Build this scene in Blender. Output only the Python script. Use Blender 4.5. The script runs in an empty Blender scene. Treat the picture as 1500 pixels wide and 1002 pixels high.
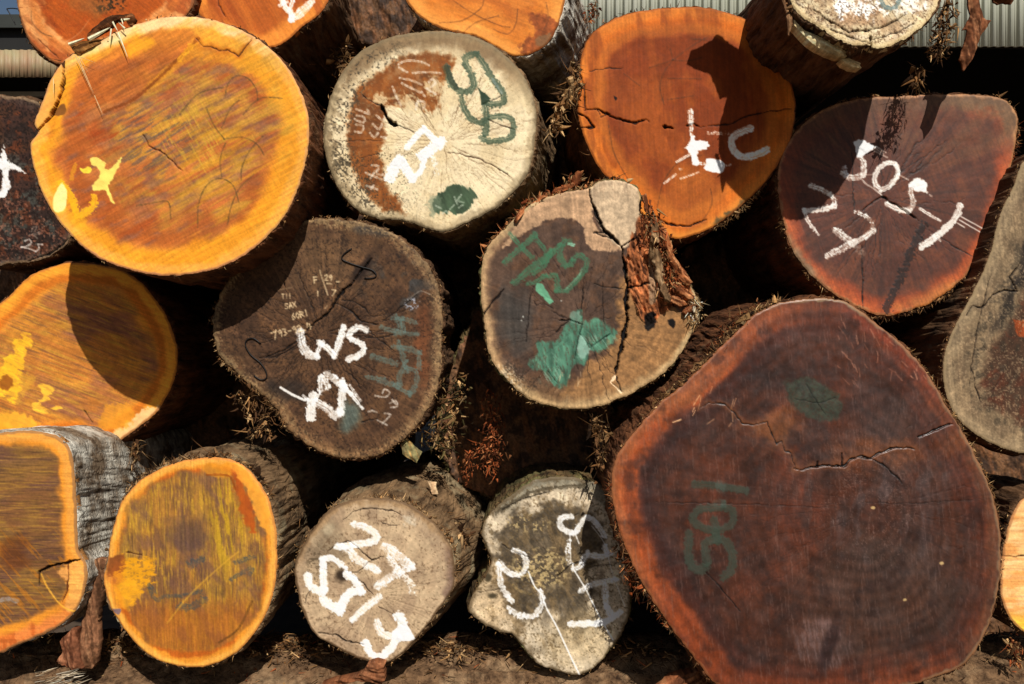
# Stack of felled tropical logs seen end-on, sheds behind.  Blender 4.5, self-contained.
import bpy, math
import numpy as np

F = 1400.0                     # focal length in units of the photograph's pixels (1500 wide)
CAMZ = 1.6
ORG = np.array([0.0, 0.0, CAMZ])
DX = 1.25                      # spacing of the face grids
KL = 0.90                      # albedo = colour seen in full sun / KL
rng = np.random.default_rng(7)
scene = bpy.context.scene
COL = scene.collection

# crops used when measuring: (x0, y0, scale)
Z = dict(p=(0,0,1), c1=(0,0,3), c2=(430,0,3), c3=(800,0,2.6375), c4=(1100,0,2.0875),
  d1=(0,330,2.709), d2=(290,300,2.505), d3=(660,230,2.005), d4=(860,410,1.692),
  e1=(0,600,2.493), e2=(400,620,2.622), e3=(660,620,2.622),
  f1=(480,60,3.853), f2=(380,380,4.008), f3=(960,150,7.706), f4=(1160,190,5.0), f5=(430,740,4.175),
  f6=(700,730,3.713), f7=(730,320,3.855), f8=(50,200,6.26),
  g1=(0,0,7.155), g2=(180,0,3.571), g3=(1100,0,3.75), g6=(600,540,4.412), g7=(0,200,5.01), g8=(960,520,2.6375))
def zp(z, pts):
    ox, oy, s = Z[z]
    return np.array([(ox+a/s, oy+b/s) for a, b in pts], float)

# ---------------------------------------------------------------- noise
def _h(ix, iy, seed):
    h = (ix.astype(np.int64)*374761393 + iy.astype(np.int64)*668265263 + seed*1274126177) & 0xffffffff
    h = ((h ^ (h >> 13))*1103515245) & 0xffffffff
    h = ((h ^ (h >> 15))*2246822519) & 0xffffffff
    return ((h ^ (h >> 16)) & 0xffffff)/float(0xffffff)*2-1
def vn(x, y, seed=0):
    ix = np.floor(x); iy = np.floor(y); fx = x-ix; fy = y-iy
    fx = fx*fx*(3-2*fx); fy = fy*fy*(3-2*fy)
    a = _h(ix, iy, seed); b = _h(ix+1, iy, seed); c = _h(ix, iy+1, seed); d = _h(ix+1, iy+1, seed)
    return (a*(1-fx)+b*fx)*(1-fy)+(c*(1-fx)+d*fx)*fy
def fbm(x, y, seed=0, o=4, g=.5):
    s = 0; a = 1; t = 0
    for i in range(o):
        s = s+a*vn(x, y, seed+i*17); t += a; a *= g
        x, y = x*2.03+5.1, y*2.03-3.7
    return s/t*1.5
def ss(a, b, v):
    t = np.clip((v-a)/(b-a), 0, 1); return t*t*(3-2*t)
def lin(c):
    c = np.clip(np.asarray(c, float)/255, 0, 1)
    return np.where(c <= .04045, c/12.92, ((c+.055)/1.055)**2.4)
def alb(c):
    c = np.asarray(c, float); l = c@np.array([.3, .59, .11])
    f = np.minimum(1, (np.maximum(l, 4)/215)**.35)[..., None]; c = c*f
    l = (c@np.array([.3, .59, .11]))[..., None]; c = l+(c-l)*1.06      # measured against the photograph
    return np.clip(lin(np.clip(c, 0, 255))/KL, .003, .86)

# ---------------------------------------------------------------- curves and distances
def catmull(P, closed=True, step=1.5):
    P = np.asarray(P, float); n = len(P); out = []
    rg = range(n) if closed else range(n-1)
    for i in rg:
        if closed: p0, p1, p2, p3 = P[(i-1) % n], P[i], P[(i+1) % n], P[(i+2) % n]
        else: p0, p1, p2, p3 = P[max(i-1, 0)], P[i], P[i+1], P[min(i+2, n-1)]
        k = max(1, int(np.hypot(*(p2-p1))/step))
        for j in range(k):
            t = j/k
            out.append(.5*((2*p1)+(-p0+p2)*t+(2*p0-5*p1+4*p2-p3)*t*t+(-p0+3*p1-3*p2+p3)*t**3))
    if not closed: out.append(P[-1])
    return np.array(out)
def polyline_dist(x, y, P, closed=False):
    """distance, arc length, side of the closest point on a polyline"""
    best = np.full(x.shape, 1e9); tt = np.zeros(x.shape); sd = np.zeros(x.shape); acc = 0
    n = len(P)
    for i in range(n if closed else n-1):
        a = P[i]; b = P[(i+1) % n]; ab = b-a; L = math.hypot(*ab)
        if L < 1e-9: continue
        u = ((x-a[0])*ab[0]+(y-a[1])*ab[1])/(L*L); uc = np.clip(u, 0, 1)
        ex = x-a[0]-uc*ab[0]; ey = y-a[1]-uc*ab[1]
        d = ex*ex+ey*ey; m = d < best
        best = np.where(m, d, best); tt = np.where(m, acc+uc*L, tt)
        sd = np.where(m, (ab[0]*ey-ab[1]*ex)/L, sd); acc += L
    return np.sqrt(best), tt, sd, acc
def inside(x, y, P):
    r = np.zeros(x.shape, bool); n = len(P)
    for i in range(n):
        x1, y1 = P[i]; x2, y2 = P[(i+1) % n]
        if y1 == y2: continue
        c = ((y1 > y) != (y2 > y)) & (x < (x2-x1)*(y-y1)/(y2-y1)+x1)
        r ^= c
    return r
def nearest_on(x, y, P, d_only=False):
    A = P; B = np.roll(P, -1, 0); AB = B-A; L2 = (AB**2).sum(1)+1e-12
    od = np.empty(x.shape); ox = np.empty(x.shape); oy = np.empty(x.shape)
    for s in range(0, len(x), 2000):
        X = x[s:s+2000, None]; Y = y[s:s+2000, None]
        u = np.clip(((X-A[:, 0])*AB[:, 0]+(Y-A[:, 1])*AB[:, 1])/L2, 0, 1)
        cx = A[:, 0]+u*AB[:, 0]; cy = A[:, 1]+u*AB[:, 1]
        d = (X-cx)**2+(Y-cy)**2; k = d.argmin(1); r = np.arange(len(k))
        od[s:s+2000] = np.sqrt(d[r, k]); ox[s:s+2000] = cx[r, k]; oy[s:s+2000] = cy[r, k]
    return od, ox, oy

# ---------------------------------------------------------------- grid clipped to an outline
class Face:
    def __init__(self, outline, dx=DX, smooth=True, rough=0.0, seed=1):
        P = catmull(outline) if smooth else np.asarray(outline, float)
        if rough:
            c = P.mean(0); v = P-c; L = np.hypot(v[:, 0], v[:, 1])[:, None]
            nz = fbm(P[:, 0]/9, P[:, 1]/9, seed+50, 4)
            P = P+v/L*nz[:, None]*rough
        self.P = P; self.seed = seed
        x0, y0 = P.min(0)-dx*2; x1, y1 = P.max(0)+dx*2
        nx = int((x1-x0)/dx)+1; ny = int((y1-y0)/dx)+1
        gx = x0+np.arange(nx)*dx; gy = y0+np.arange(ny)*dx
        GX, GY = np.meshgrid(gx, gy)
        # scanline inside test
        ins = np.zeros((ny, nx), bool); A = P; B = np.roll(P, -1, 0)
        for j in range(ny):
            yy = gy[j]; m = (A[:, 1] > yy) != (B[:, 1] > yy)
            if not m.any(): continue
            a = A[m]; b = B[m]
            xs = np.sort(a[:, 0]+(yy-a[:, 1])*(b[:, 0]-a[:, 0])/(b[:, 1]-a[:, 1]))
            ins[j] = (np.searchsorted(xs, gx) % 2) == 1
        cell = ins[:-1, :-1] | ins[1:, :-1] | ins[:-1, 1:] | ins[1:, 1:]
        need = np.zeros((ny, nx), bool)
        need[:-1, :-1] |= cell; need[1:, :-1] |= cell; need[:-1, 1:] |= cell; need[1:, 1:] |= cell
        idx = -np.ones((ny, nx), np.int64); idx[need] = np.arange(need.sum())
        x = GX[need].copy(); y = GY[need].copy(); inn = ins[need]
        out = ~inn
        d0, cx, cy = nearest_on(x[out], y[out], P)
        x[out] = cx; y[out] = cy
        j, i = np.nonzero(cell)
        self.quads = np.stack([idx[j, i], idx[j+1, i], idx[j+1, i+1], idx[j, i+1]], 1)
        self.x = x; self.y = y; self.out = out
        # distance to the rim: coarse grid, bilinear
        cs = 5.0; cnx = int((x1-x0)/cs)+3; cny = int((y1-y0)/cs)+3
        CX, CY = np.meshgrid(x0+np.arange(cnx)*cs, y0+np.arange(cny)*cs)
        cd, _, _ = nearest_on(CX.ravel(), CY.ravel(), P)
        ci = inside(CX.ravel(), CY.ravel(), P[::2]); cd = np.where(ci, cd, -cd).reshape(cny, cnx)
        fx = (x-x0)/cs; fy = (y-y0)/cs; ix = fx.astype(int); iy = fy.astype(int); fx -= ix; fy -= iy
        d = (cd[iy, ix]*(1-fx)+cd[iy, ix+1]*fx)*(1-fy)+(cd[iy+1, ix]*(1-fx)+cd[iy+1, ix+1]*fx)*fy
        d[out] = 0; self.d = np.maximum(d, 0)
        self.c = P.mean(0)
        self.col = np.zeros((len(x), 3)); self.h = np.zeros(len(x)); self.ro = np.full(len(x), .62)
        self.pith(*self.c)
    def pith(self, cx, cy):
        self.px = cx; self.py = cy
        r = np.hypot(self.x-cx, self.y-cy); self.r = r
        self.ang = np.arctan2(self.y-cy, self.x-cx); self.rho = r/(r+self.d+1e-6)
    def n(self, sc, s=0, ang=0, st=1, o=4):
        a = math.radians(ang); c, q = math.cos(a), math.sin(a)
        u = self.x*c+self.y*q; v = -self.x*q+self.y*c
        return fbm(u/(sc*st), v/sc, self.seed*31+s, o)
    def base(self, c): self.col[:] = c
    def mix(self, c, m):
        m = np.clip(m, 0, 1)[:, None]; self.col = self.col*(1-m)+np.asarray(c, float)*m
    def mul(self, f): self.col = self.col*f[:, None]
    def heart(self, c, w, soft=8, nz=6, sc=30, s=1, mx=1):
        """heartwood further than w from the rim"""
        self.mix(c, ss(w-soft, w+soft, self.d+nz*self.n(sc, s))*mx)
    def rim(self, c, w, soft=3, nz=3, sc=14, s=2, mx=1, where=None):
        m = 1-ss(w-soft, w+soft, self.d+nz*self.n(sc, s))
        if where is not None: m = m*where
        self.mix(c, m*mx)
    def streak(self, c, ang, sc=3, st=18, th=.1, soft=.3, mx=.7, s=3, where=None, o=4):
        m = ss(th, th+soft, self.n(sc, s, ang, st, o))*mx
        if where is not None: m = m*where
        self.mix(c, m)
    def ell(self, cx, cy, rx, ry, soft=.5, nz=.25, sc=18, s=4, rot=0):
        a = math.radians(rot); u = (self.x-cx)*math.cos(a)+(self.y-cy)*math.sin(a); v = -(self.x-cx)*math.sin(a)+(self.y-cy)*math.cos(a)
        q = np.hypot(u/rx, v/ry)+nz*self.n(sc, s)
        return 1-ss(1-soft, 1+soft, q)
    def saw(self, ang, sc=2.2, amp=.06, s=6, st=30):
        v = self.n(sc, s, ang, st, 3); self.mul(1+amp*v); self.h += .35*amp*6*v
    def rings(self, freq=22, amp=.04, s=7, wob=.5):
        q = np.sin(self.rho*freq*6.283+wob*4*self.n(40, s)); q2 = vn(self.rho*freq*1.7, self.ang*0+.5, s)
        self.mul(1+amp*(q*.6+q2*.8))
    def rays(self, k=60, amp=.06, s=8):
        v = fbm(np.cos(self.ang)*k*.5+9, np.sin(self.ang)*k*.5+self.rho*1.2, s+self.seed, 3)
        self.mul(1+amp*v*ss(.04, .3, self.rho))
    def grain(self, amp=.06, sc=2.0, s=9):
        self.mul(1+amp*self.n(sc, s, 0, 1, 3)); self.mul(1+amp*.6*self.n(28, s+3))
    def specks(self, c, sc=2.2, th=.55, soft=.2, mx=.8, s=10, where=None, big=20, bw=.35):
        v = self.n(sc, s, 0, 1, 2)+bw*self.n(big, s+1); m = ss(th, th+soft, v)*mx
        if where is not None: m = m*where
        self.mix(c, m)
    def _bb(self, P, pad):
        return np.nonzero((self.x > P[:, 0].min()-pad) & (self.x < P[:, 0].max()+pad) & (self.y > P[:, 1].min()-pad) & (self.y < P[:, 1].max()+pad))[0]
    def fill(self, z, pts, c, soft=1.2, rag=2.0, sc=5, mx=1, s=11, var=.06, ang=0, st=1, smooth=True, rough=None, thin=0):
        P = zp(z, pts); P = catmull(P) if smooth else P
        k = self._bb(P, soft*4+rag*3+3)
        if not len(k): return
        x, y = self.x[k], self.y[k]
        dd, _, _ = nearest_on(x, y, P[::2] if len(P) > 40 else P); dd = np.where(inside(x, y, P), dd, -dd)
        a = math.radians(ang); u = x*math.cos(a)+y*math.sin(a); v = -x*math.sin(a)+y*math.cos(a)
        dd = dd+rag*fbm(u/(sc*st), v/sc, s+self.seed, 4)
        m = ss(-soft, soft, dd)*mx
        if thin: m = m*(1-thin*ss(0, .5, fbm(u/(2.2*max(st,1)), v/2.2, s+77, 3)))
        cc = np.asarray(c, float)[None]*(1+var*fbm(u/(6*st), v/6, s+5, 4))[:, None]
        self.col[k] = self.col[k]*(1-m[:, None])+cc*m[:, None]
        if rough is not None: self.ro[k] = self.ro[k]*(1-m)+rough*m
    def stroke(self, z, pts, w, c, rag=.18, mx=1, bristle=.35, curve=True, s=12, dry=0.0, taper=0, soft=.9):
        P = zp(z, pts); w = w/Z[z][2]
        if min(c) > 200: w *= .87; dry = min(.95, dry*1.15+.06)
        if curve and len(P) > 2: P = catmull(P, False, 3)
        k = self._bb(P, w+3)
        if not len(k): return
        x, y = self.x[k], self.y[k]
        wx = x+.06*w*fbm(x/6, y/6, s+1, 3); wy = y+.06*w*fbm(x/6, y/6, s+2, 3)
        dd, t, sd, L = polyline_dist(wx, wy, P)
        hw = w/2*(1-taper*np.clip(t/L, 0, 1))
        e = hw-dd+rag*w*fbm(x/3, y/3, s+self.seed, 3)*.9
        m = ss(-soft, soft, e)
        b = fbm(sd/1.6, t/22, s+3, 2); b2 = fbm(x/2.1, y/2.1, s+4, 2)
        if min(c) > 200: bristle = min(.8, bristle+.12); mx = mx*(.93+.07*np.clip(fbm(x/12, y/12, s+8, 3), -1, 1))
        m = m*(1-bristle*ss(.15, .75, b+.2*b2))
        if dry: m = m*(1-dry*ss(-.35, .35, fbm(sd/5, t/2.2, s+6, 2)+.6*b2))
        m = m*mx
        cc = np.asarray(c, float)[None]*(1+.05*b)[:, None]; m = m*(1-.22*ss(.2, .9, -b2)) if min(c) > 200 else m*(.86+.14*ss(-.6, .2, b2))
        self.col[k] = self.col[k]*(1-m[:, None])+cc*m[:, None]
        self.h[k] += .5*m; self.ro[k] = self.ro[k]*(1-m)+.5*m
    def crack(self, z, pts, w, depth=12, c=(18, 12, 8), mx=.92, wob=1.6, s=20, curve=False, taper=True, halo=None):
        P = zp(z, pts); w = max(w/Z[z][2], .1)
        if curve: P = catmull(P, False, 3)
        k = self._bb(P, w*2+7)
        if not len(k): return
        x, y = self.x[k], self.y[k]
        wx = x+wob*fbm(x/9, y/9, s+1, 4); wy = y+wob*fbm(x/9+40, y/9, s+2, 4)
        dd, t, sd, L = polyline_dist(wx, wy, P)
        u = t/L; hw = w/2*(.75+.45*fbm(t/7, t*0+s, s, 2))
        if taper: hw = hw*np.clip(np.minimum(u, 1-u)*5+.25, 0, 1)
        m = ss(-.65, .65, hw-dd+.12)
        a = m*mx*min(1, .35+w/1.6)
        if halo is not None:
            hm = (1-ss(0, w*2+6, dd))*.5*(1+.6*fbm(x/4, y/4, s+9, 3)); hm = np.clip(hm, 0, 1)
            self.col[k] = self.col[k]*(1-hm[:, None])+np.asarray(halo, float)*hm[:, None]
        self.col[k] = self.col[k]*(1-a[:, None])+np.asarray(c, float)*a[:, None]
        self.h[k] -= depth*m*min(1, w/2.0)
    def checks(self, n, cx, cy, r0, r1, w=.8, depth=4, c=(45, 28, 18), s=30, mx=.6, a0=0, a1=360, wob=2.5):
        g = np.random.default_rng(s+self.seed)
        for i in range(n):
            a = math.radians(g.uniform(a0, a1)); ra = r0+g.random()**1.5*(r1-r0)*.5; rb = ra+(r1-ra)*g.uniform(.15, .9)
            pts = []
            for q in np.linspace(0, 1, 5):
                rr = ra+(rb-ra)*q; aa = a+g.normal()*.03
                pts.append((cx+rr*math.cos(aa), cy+rr*math.sin(aa)))
            self.crack('p', pts, w*g.uniform(.4, 1.3), depth, c, mx*g.uniform(.5, 1), wob, s+i)
    def ticks(self, n, box, ang, L, w, c, mx=.6, s=40, jit=15):
        g = np.random.default_rng(s+self.seed)
        for i in range(n):
            x = g.uniform(box[0], box[2]); y = g.uniform(box[1], box[3]); a = math.radians(ang+g.normal()*jit); l = L*g.uniform(.4, 1.3)
            self.stroke('p', [(x, y), (x+l*math.cos(a)*.5, y+l*math.sin(a)*.5+g.normal()*.5), (x+l*math.cos(a), y+l*math.sin(a))], w*g.uniform(.6, 1.2), c, mx=mx*g.uniform(.4, 1), s=s+i)
    def text(self, z, txt, x, y, h, ang, w, c, mx=.9, sp=.85, s=60):
        a = math.radians(ang); ca, sa = math.cos(a), math.sin(a); cx = 0
        for ch in txt:
            for st in GLY.get(ch, []):
                pts = [(x+(cx+px*.6*h)*ca-(py*h)*sa, y+(cx+px*.6*h)*sa+(py*h)*ca) for px, py in st]
                self.stroke(z, pts, w, c, rag=.1, mx=mx, bristle=.3, curve=len(pts) > 3, s=s, dry=.25)
            cx += h*sp*.9
GLY = {  # y down, 0..1
 '0': [[(.5,0),(0,.5),(.5,1),(1,.5),(.5,0)]], '1': [[(.5,0),(.5,1)]], '2': [[(0,.2),(.6,0),(.9,.3),(.1,1),(1,1)]],
 '3': [[(0,0),(.8,.1),(.4,.45),(.9,.75),(.1,1)]], '4': [[(.2,0),(0,.6),(1,.6)],[(.7,.2),(.7,1)]], '5': [[(.9,0),(.1,0),(.1,.45),(.9,.6),(.7,1),(0,1)]],
 '6': [[(.8,0),(.1,.5),(.2,1),(.9,.8),(.6,.5),(.1,.7)]], '7': [[(0,0),(1,0)],[(1,0),(.4,1)]], '8': [[(.5,0),(0,.25),(.9,.75),(.5,1),(0,.75),(.9,.25),(.5,0)]],
 '9': [[(.9,.3),(.3,.5),(.1,.2),(.6,0),(.9,.3),(.7,1)]], 'F': [[(0,1),(0,0)],[(0,0),(.9,0)],[(0,.5),(.7,.5)]], 'T': [[(0,0),(1,0)],[(.5,0),(.5,1)]],
 'S': [[(.9,.1),(.3,0),(.1,.35),(.8,.65),(.6,1),(0,.9)]], 'A': [[(0,1),(.5,0)],[(.5,0),(1,1)],[(.2,.6),(.8,.6)]], 'X': [[(0,0),(1,1)],[(1,0),(0,1)]],
 'R': [[(0,1),(0,0)],[(0,0),(.9,.2),(.7,.5),(0,.5)],[(.3,.5),(1,1)]], 'K': [[(0,0),(0,1)],[(.9,0),(0,.5)],[(0,.5),(.9,1)]], '-': [[(.1,.5),(.9,.5)]], '/': [[(.9,-.1),(.1,1.2)]], '.': [[(.4,.95),(.55,1)]]}

# ---------------------------------------------------------------- projection onto a plane
class Plane:
    def __init__(self, cx, cy, Y, nx=0.0, nz=0.0):
        self.P0 = np.array([(cx-750)/F*Y, Y, -(cy-501)/F*Y]); self.N = np.array([nx, -1.0, nz]); self.N /= np.linalg.norm(self.N)
    def at(self, x, y):
        x = np.asarray(x, float); y = np.asarray(y, float)
        r = np.stack([(x-750)/F, np.ones_like(x), -(y-501)/F], -1)
        t = (self.P0@self.N)/(r@self.N)
        return r*t[..., None]           # relative to the camera

def new_mesh(name, V, quads=None, tris=None, attrs=None, smooth=True):
    me = bpy.data.meshes.new(name)
    nv = len(V); me.vertices.add(nv); me.vertices.foreach_set('co', np.ascontiguousarray(V, np.float32).ravel())
    qs = np.zeros((0, 4), np.int64) if quads is None else np.asarray(quads, np.int64).reshape(-1, 4)
    ts = np.zeros((0, 3), np.int64) if tris is None else np.asarray(tris, np.int64).reshape(-1, 3)
    loops = np.concatenate([qs.ravel(), ts.ravel()]); me.loops.add(len(loops)); me.loops.foreach_set('vertex_index', loops.astype(np.int32))
    nf = len(qs)+len(ts); me.polygons.add(nf)
    st = np.concatenate([np.arange(len(qs))*4, len(qs)*4+np.arange(len(ts))*3]).astype(np.int32)
    me.polygons.foreach_set('loop_start', st)
    me.polygons.foreach_set('use_smooth', np.full(nf, smooth))
    for k, v in (attrs or {}).items():
        if v.ndim == 2:
            a = me.attributes.new(k, 'FLOAT_COLOR', 'POINT'); a.data.foreach_set('color', np.concatenate([v, np.ones((len(v), 1))], 1).astype(np.float32).ravel())
        else:
            a = me.attributes.new(k, 'FLOAT', 'POINT'); a.data.foreach_set('value', v.astype(np.float32))
    me.update(calc_edges=True); me.validate(verbose=False)
    return me
def obj(name, me, mat=None, parent=None):
    o = bpy.data.objects.new(name, me)
    if mat: me.materials.append(mat)
    if parent: o.parent = parent
    COL.objects.link(o); return o
def empty(name, loc, label, cat, group=None):
    o = bpy.data.objects.new(name, None); o.location = loc; o.empty_display_size = .1
    COL.objects.link(o); return tag(o, label, cat, group)
def tag(o, label=None, cat=None, group=None, kind=None):
    for k, v in (('label', label), ('category', cat), ('group', group), ('kind', kind)):
        if v: o[k] = v
    return o

def face_mesh(name, fc, pl, thick=.03, scale_h=.001):
    """front sheet of a cut end with a skirt going back"""
    W = pl.at(fc.x, fc.y)+pl.N*(fc.h*scale_h)[:, None]
    V = W-pl.P0; q = fc.quads
    # drop collapsed corners: quads with repeated positions become harmless slivers
    e = np.concatenate([q[:, [0, 1]], q[:, [1, 2]], q[:, [2, 3]], q[:, [3, 0]]]); key = np.sort(e, 1); kk = key[:, 0]*len(V)+key[:, 1]
    u, inv, cnt = np.unique(kk, return_inverse=True, return_counts=True); be = e[cnt[inv] == 1]
    bv = np.unique(be); mp = -np.ones(len(V), np.int64); mp[bv] = len(V)+np.arange(len(bv))
    Vb = V[bv]-pl.N*thick
    sk = np.stack([be[:, 1], be[:, 0], mp[be[:, 0]], mp[be[:, 1]]], 1)
    col = alb(fc.col); ro = fc.ro
    cv = np.concatenate([col, col[bv]*.8]); rv = np.concatenate([ro, ro[bv]])
    return new_mesh(name, np.concatenate([V, Vb]), np.concatenate([q, sk]), attrs={'Col': cv, 'Rough': rv})
# ---------------------------------------------------------------- materials
def mat_new(name):
    m = bpy.data.materials.new(name); m.use_nodes = True; nt = m.node_tree
    b = nt.nodes['Principled BSDF']; return m, nt, b
def nd(nt, t, **kw):
    n = nt.nodes.new(t)
    for k, v in kw.items():
        if k in n.inputs: n.inputs[k].default_value = v
        else: setattr(n, k, v)
    return n
def cutwood(name='cut_wood', fine=380, amt=.10, bump=.14, spec=.14):
    m, nt, b = mat_new(name); L = nt.links
    at = nd(nt, 'ShaderNodeAttribute', attribute_name='Col'); ar = nd(nt, 'ShaderNodeAttribute', attribute_name='Rough')
    tc = nd(nt, 'ShaderNodeTexCoord')
    nz = nd(nt, 'ShaderNodeTexNoise', Scale=fine, Detail=6.0, Roughness=.65); L.new(tc.outputs['Object'], nz.inputs['Vector'])
    mr = nd(nt, 'ShaderNodeMapRange'); mr.inputs[1].default_value = .3; mr.inputs[2].default_value = .7; mr.inputs[3].default_value = 1-amt; mr.inputs[4].default_value = 1+amt
    L.new(nz.outputs['Fac'], mr.inputs[0])
    mx = nd(nt, 'ShaderNodeVectorMath', operation='SCALE'); L.new(at.outputs['Color'], mx.inputs[0]); L.new(mr.outputs[0], mx.inputs['Scale'])
    L.new(mx.outputs[0], b.inputs['Base Color']); L.new(ar.outputs['Fac'], b.inputs['Roughness'])
    b.inputs['Specular IOR Level'].default_value = spec
    bp = nd(nt, 'ShaderNodeBump', Strength=bump, Distance=.002); L.new(nz.outputs['Fac'], bp.inputs['Height']); L.new(bp.outputs[0], b.inputs['Normal'])
    return m
def bark(name, c1, c2, c3, sc=9, stretch=.22, lich=.45, bump=.9):
    """c1 crevice, c2 main, c3 lichen / weathered"""
    m, nt, b = mat_new(name); L = nt.links
    tc = nd(nt, 'ShaderNodeTexCoord'); mp = nd(nt, 'ShaderNodeMapping'); mp.inputs['Scale'].default_value = (1, stretch, 1)
    L.new(tc.outputs['Object'], mp.inputs[0])
    n1 = nd(nt, 'ShaderNodeTexNoise', Scale=sc*3.0, Detail=9.0, Roughness=.68); L.new(mp.outputs[0], n1.inputs['Vector'])
    n2 = nd(nt, 'ShaderNodeTexNoise', Scale=sc*.8, Detail=5.0, Roughness=.6); L.new(tc.outputs['Object'], n2.inputs['Vector'])
    n3 = nd(nt, 'ShaderNodeTexVoronoi', Scale=sc*3.5, feature='DISTANCE_TO_EDGE'); L.new(mp.outputs[0], n3.inputs['Vector'])
    r1 = nd(nt, 'ShaderNodeValToRGB'); e = r1.color_ramp.elements
    e[0].position = .33; e[0].color = (*alb(c1), 1); e[1].position = .62; e[1].color = (*alb(c2), 1)
    L.new(n1.outputs['Fac'], r1.inputs[0])
    r2 = nd(nt, 'ShaderNodeMapRange'); r2.inputs[1].default_value = 1-lich-.08; r2.inputs[2].default_value = 1-lich+.1
    L.new(n2.outputs['Fac'], r2.inputs[0])
    mx = nd(nt, 'ShaderNodeMix', data_type='RGBA'); L.new(r2.outputs[0], mx.inputs[0]); L.new(r1.outputs[0], mx.inputs[6])
    r3 = nd(nt, 'ShaderNodeVectorMath', operation='SCALE'); r3.inputs[0].default_value = tuple(alb(c3)); 
    mr = nd(nt, 'ShaderNodeMapRange'); mr.inputs[1].default_value = .3; mr.inputs[2].default_value = .7; mr.inputs[3].default_value = .4; mr.inputs[4].default_value = 1.3
    L.new(n1.outputs['Fac'], mr.inputs[0]); L.new(mr.outputs[0], r3.inputs['Scale']); L.new(r3.outputs[0], mx.inputs[7])
    L.new(mx.outputs[2], b.inputs['Base Color']); b.inputs['Roughness'].default_value = .9; b.inputs['Specular IOR Level'].default_value = .15
    mv = nd(nt, 'ShaderNodeMath', operation='MINIMUM'); mv.inputs[1].default_value = .12; L.new(n3.outputs['Distance'], mv.inputs[0])
    ad = nd(nt, 'ShaderNodeMath', operation='MULTIPLY_ADD'); L.new(mv.outputs[0], ad.inputs[0]); ad.inputs[1].default_value = 2.0; L.new(n1.outputs['Fac'], ad.inputs[2])
    bp = nd(nt, 'ShaderNodeBump', Strength=bump, Distance=.012); L.new(ad.outputs[0], bp.inputs['Height']); L.new(bp.outputs[0], b.inputs['Normal'])
    return m
M = {}
M['wood'] = cutwood()
M['fibre'] = cutwood('bark_fibre', 60, .35, .3, .08)
M['wood_wet'] = cutwood('cut_wood_oily', 380, .10, .25, .42)
M['bark_dark'] = bark('bark_dark', (58, 40, 28), (138, 102, 72), (150, 124, 94), lich=.35)
M['bark_red'] = bark('bark_red', (66, 38, 24), (148, 96, 62), (156, 122, 90), lich=.35)
M['bark_grey'] = bark('bark_grey', (104, 82, 62), (168, 146, 120), (226, 220, 204), lich=.5, stretch=1.3, bump=.8, sc=10)
M['bark_gap_shade'] = bark('bark_gap_shade', (16, 12, 9), (46, 34, 25), (58, 46, 36), lich=.3)  # near-black colour carries the shade of the gaps, for the filler logs
M['bark_tan'] = bark('bark_tan', (80, 58, 38), (165, 132, 96), (176, 160, 126), lich=.4)
M['bark_moss'] = bark('bark_moss', (50, 40, 26), (140, 112, 76), (134, 130, 84), lich=.45)
M['bearer'] = bark('bearer_bark', (70, 48, 32), (150, 116, 84), (172, 142, 108), sc=11, stretch=1.0, lich=.42)
def simple(name, c, rough=.6, metal=0, nsc=20, amt=.15, bump=0.0, c2=None):
    m, nt, b = mat_new(name); L = nt.links
    tc = nd(nt, 'ShaderNodeTexCoord'); nz = nd(nt, 'ShaderNodeTexNoise', Scale=nsc, Detail=6.0, Roughness=.6); L.new(tc.outputs['Object'], nz.inputs['Vector'])
    r = nd(nt, 'ShaderNodeValToRGB'); e = r.color_ramp.elements; a = alb(c)
    e[0].position = .3; e[0].color = (*(a*(1-amt)), 1); e[1].position = .7; e[1].color = (*(alb(c2) if c2 else np.clip(a*(1+amt), 0, .9)), 1)
    L.new(nz.outputs['Fac'], r.inputs[0]); L.new(r.outputs[0], b.inputs['Base Color'])
    b.inputs['Roughness'].default_value = rough; b.inputs['Metallic'].default_value = metal
    if bump:
        bp = nd(nt, 'ShaderNodeBump', Strength=bump, Distance=.02); L.new(nz.outputs['Fac'], bp.inputs['Height']); L.new(bp.outputs[0], b.inputs['Normal'])
    return m
M['iron'] = simple('dark_iron', (34, 26, 22), .5, .3)
M['ground'] = simple('earth', (92, 72, 54), .95, 0, 6, .35, .8, (116, 94, 72))
M['clad'] = simple('grey_green_cladding', (224, 238, 206), .5, 0, 1.5, .09)
M['clad_old'] = simple('cream_rusty_cladding', (176, 168, 128), .6, 0, 2.2, .12, 0, (176, 136, 104))
M['steel'] = simple('dark_steel', (58, 62, 54), .6, 0, 5, .2)
M['rail'] = simple('pale_rail', (176, 172, 160), .6, 0, 5, .1)
M['dark'] = simple('dark_boards', (34, 30, 26), .8, 0, 3, .3)

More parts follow.
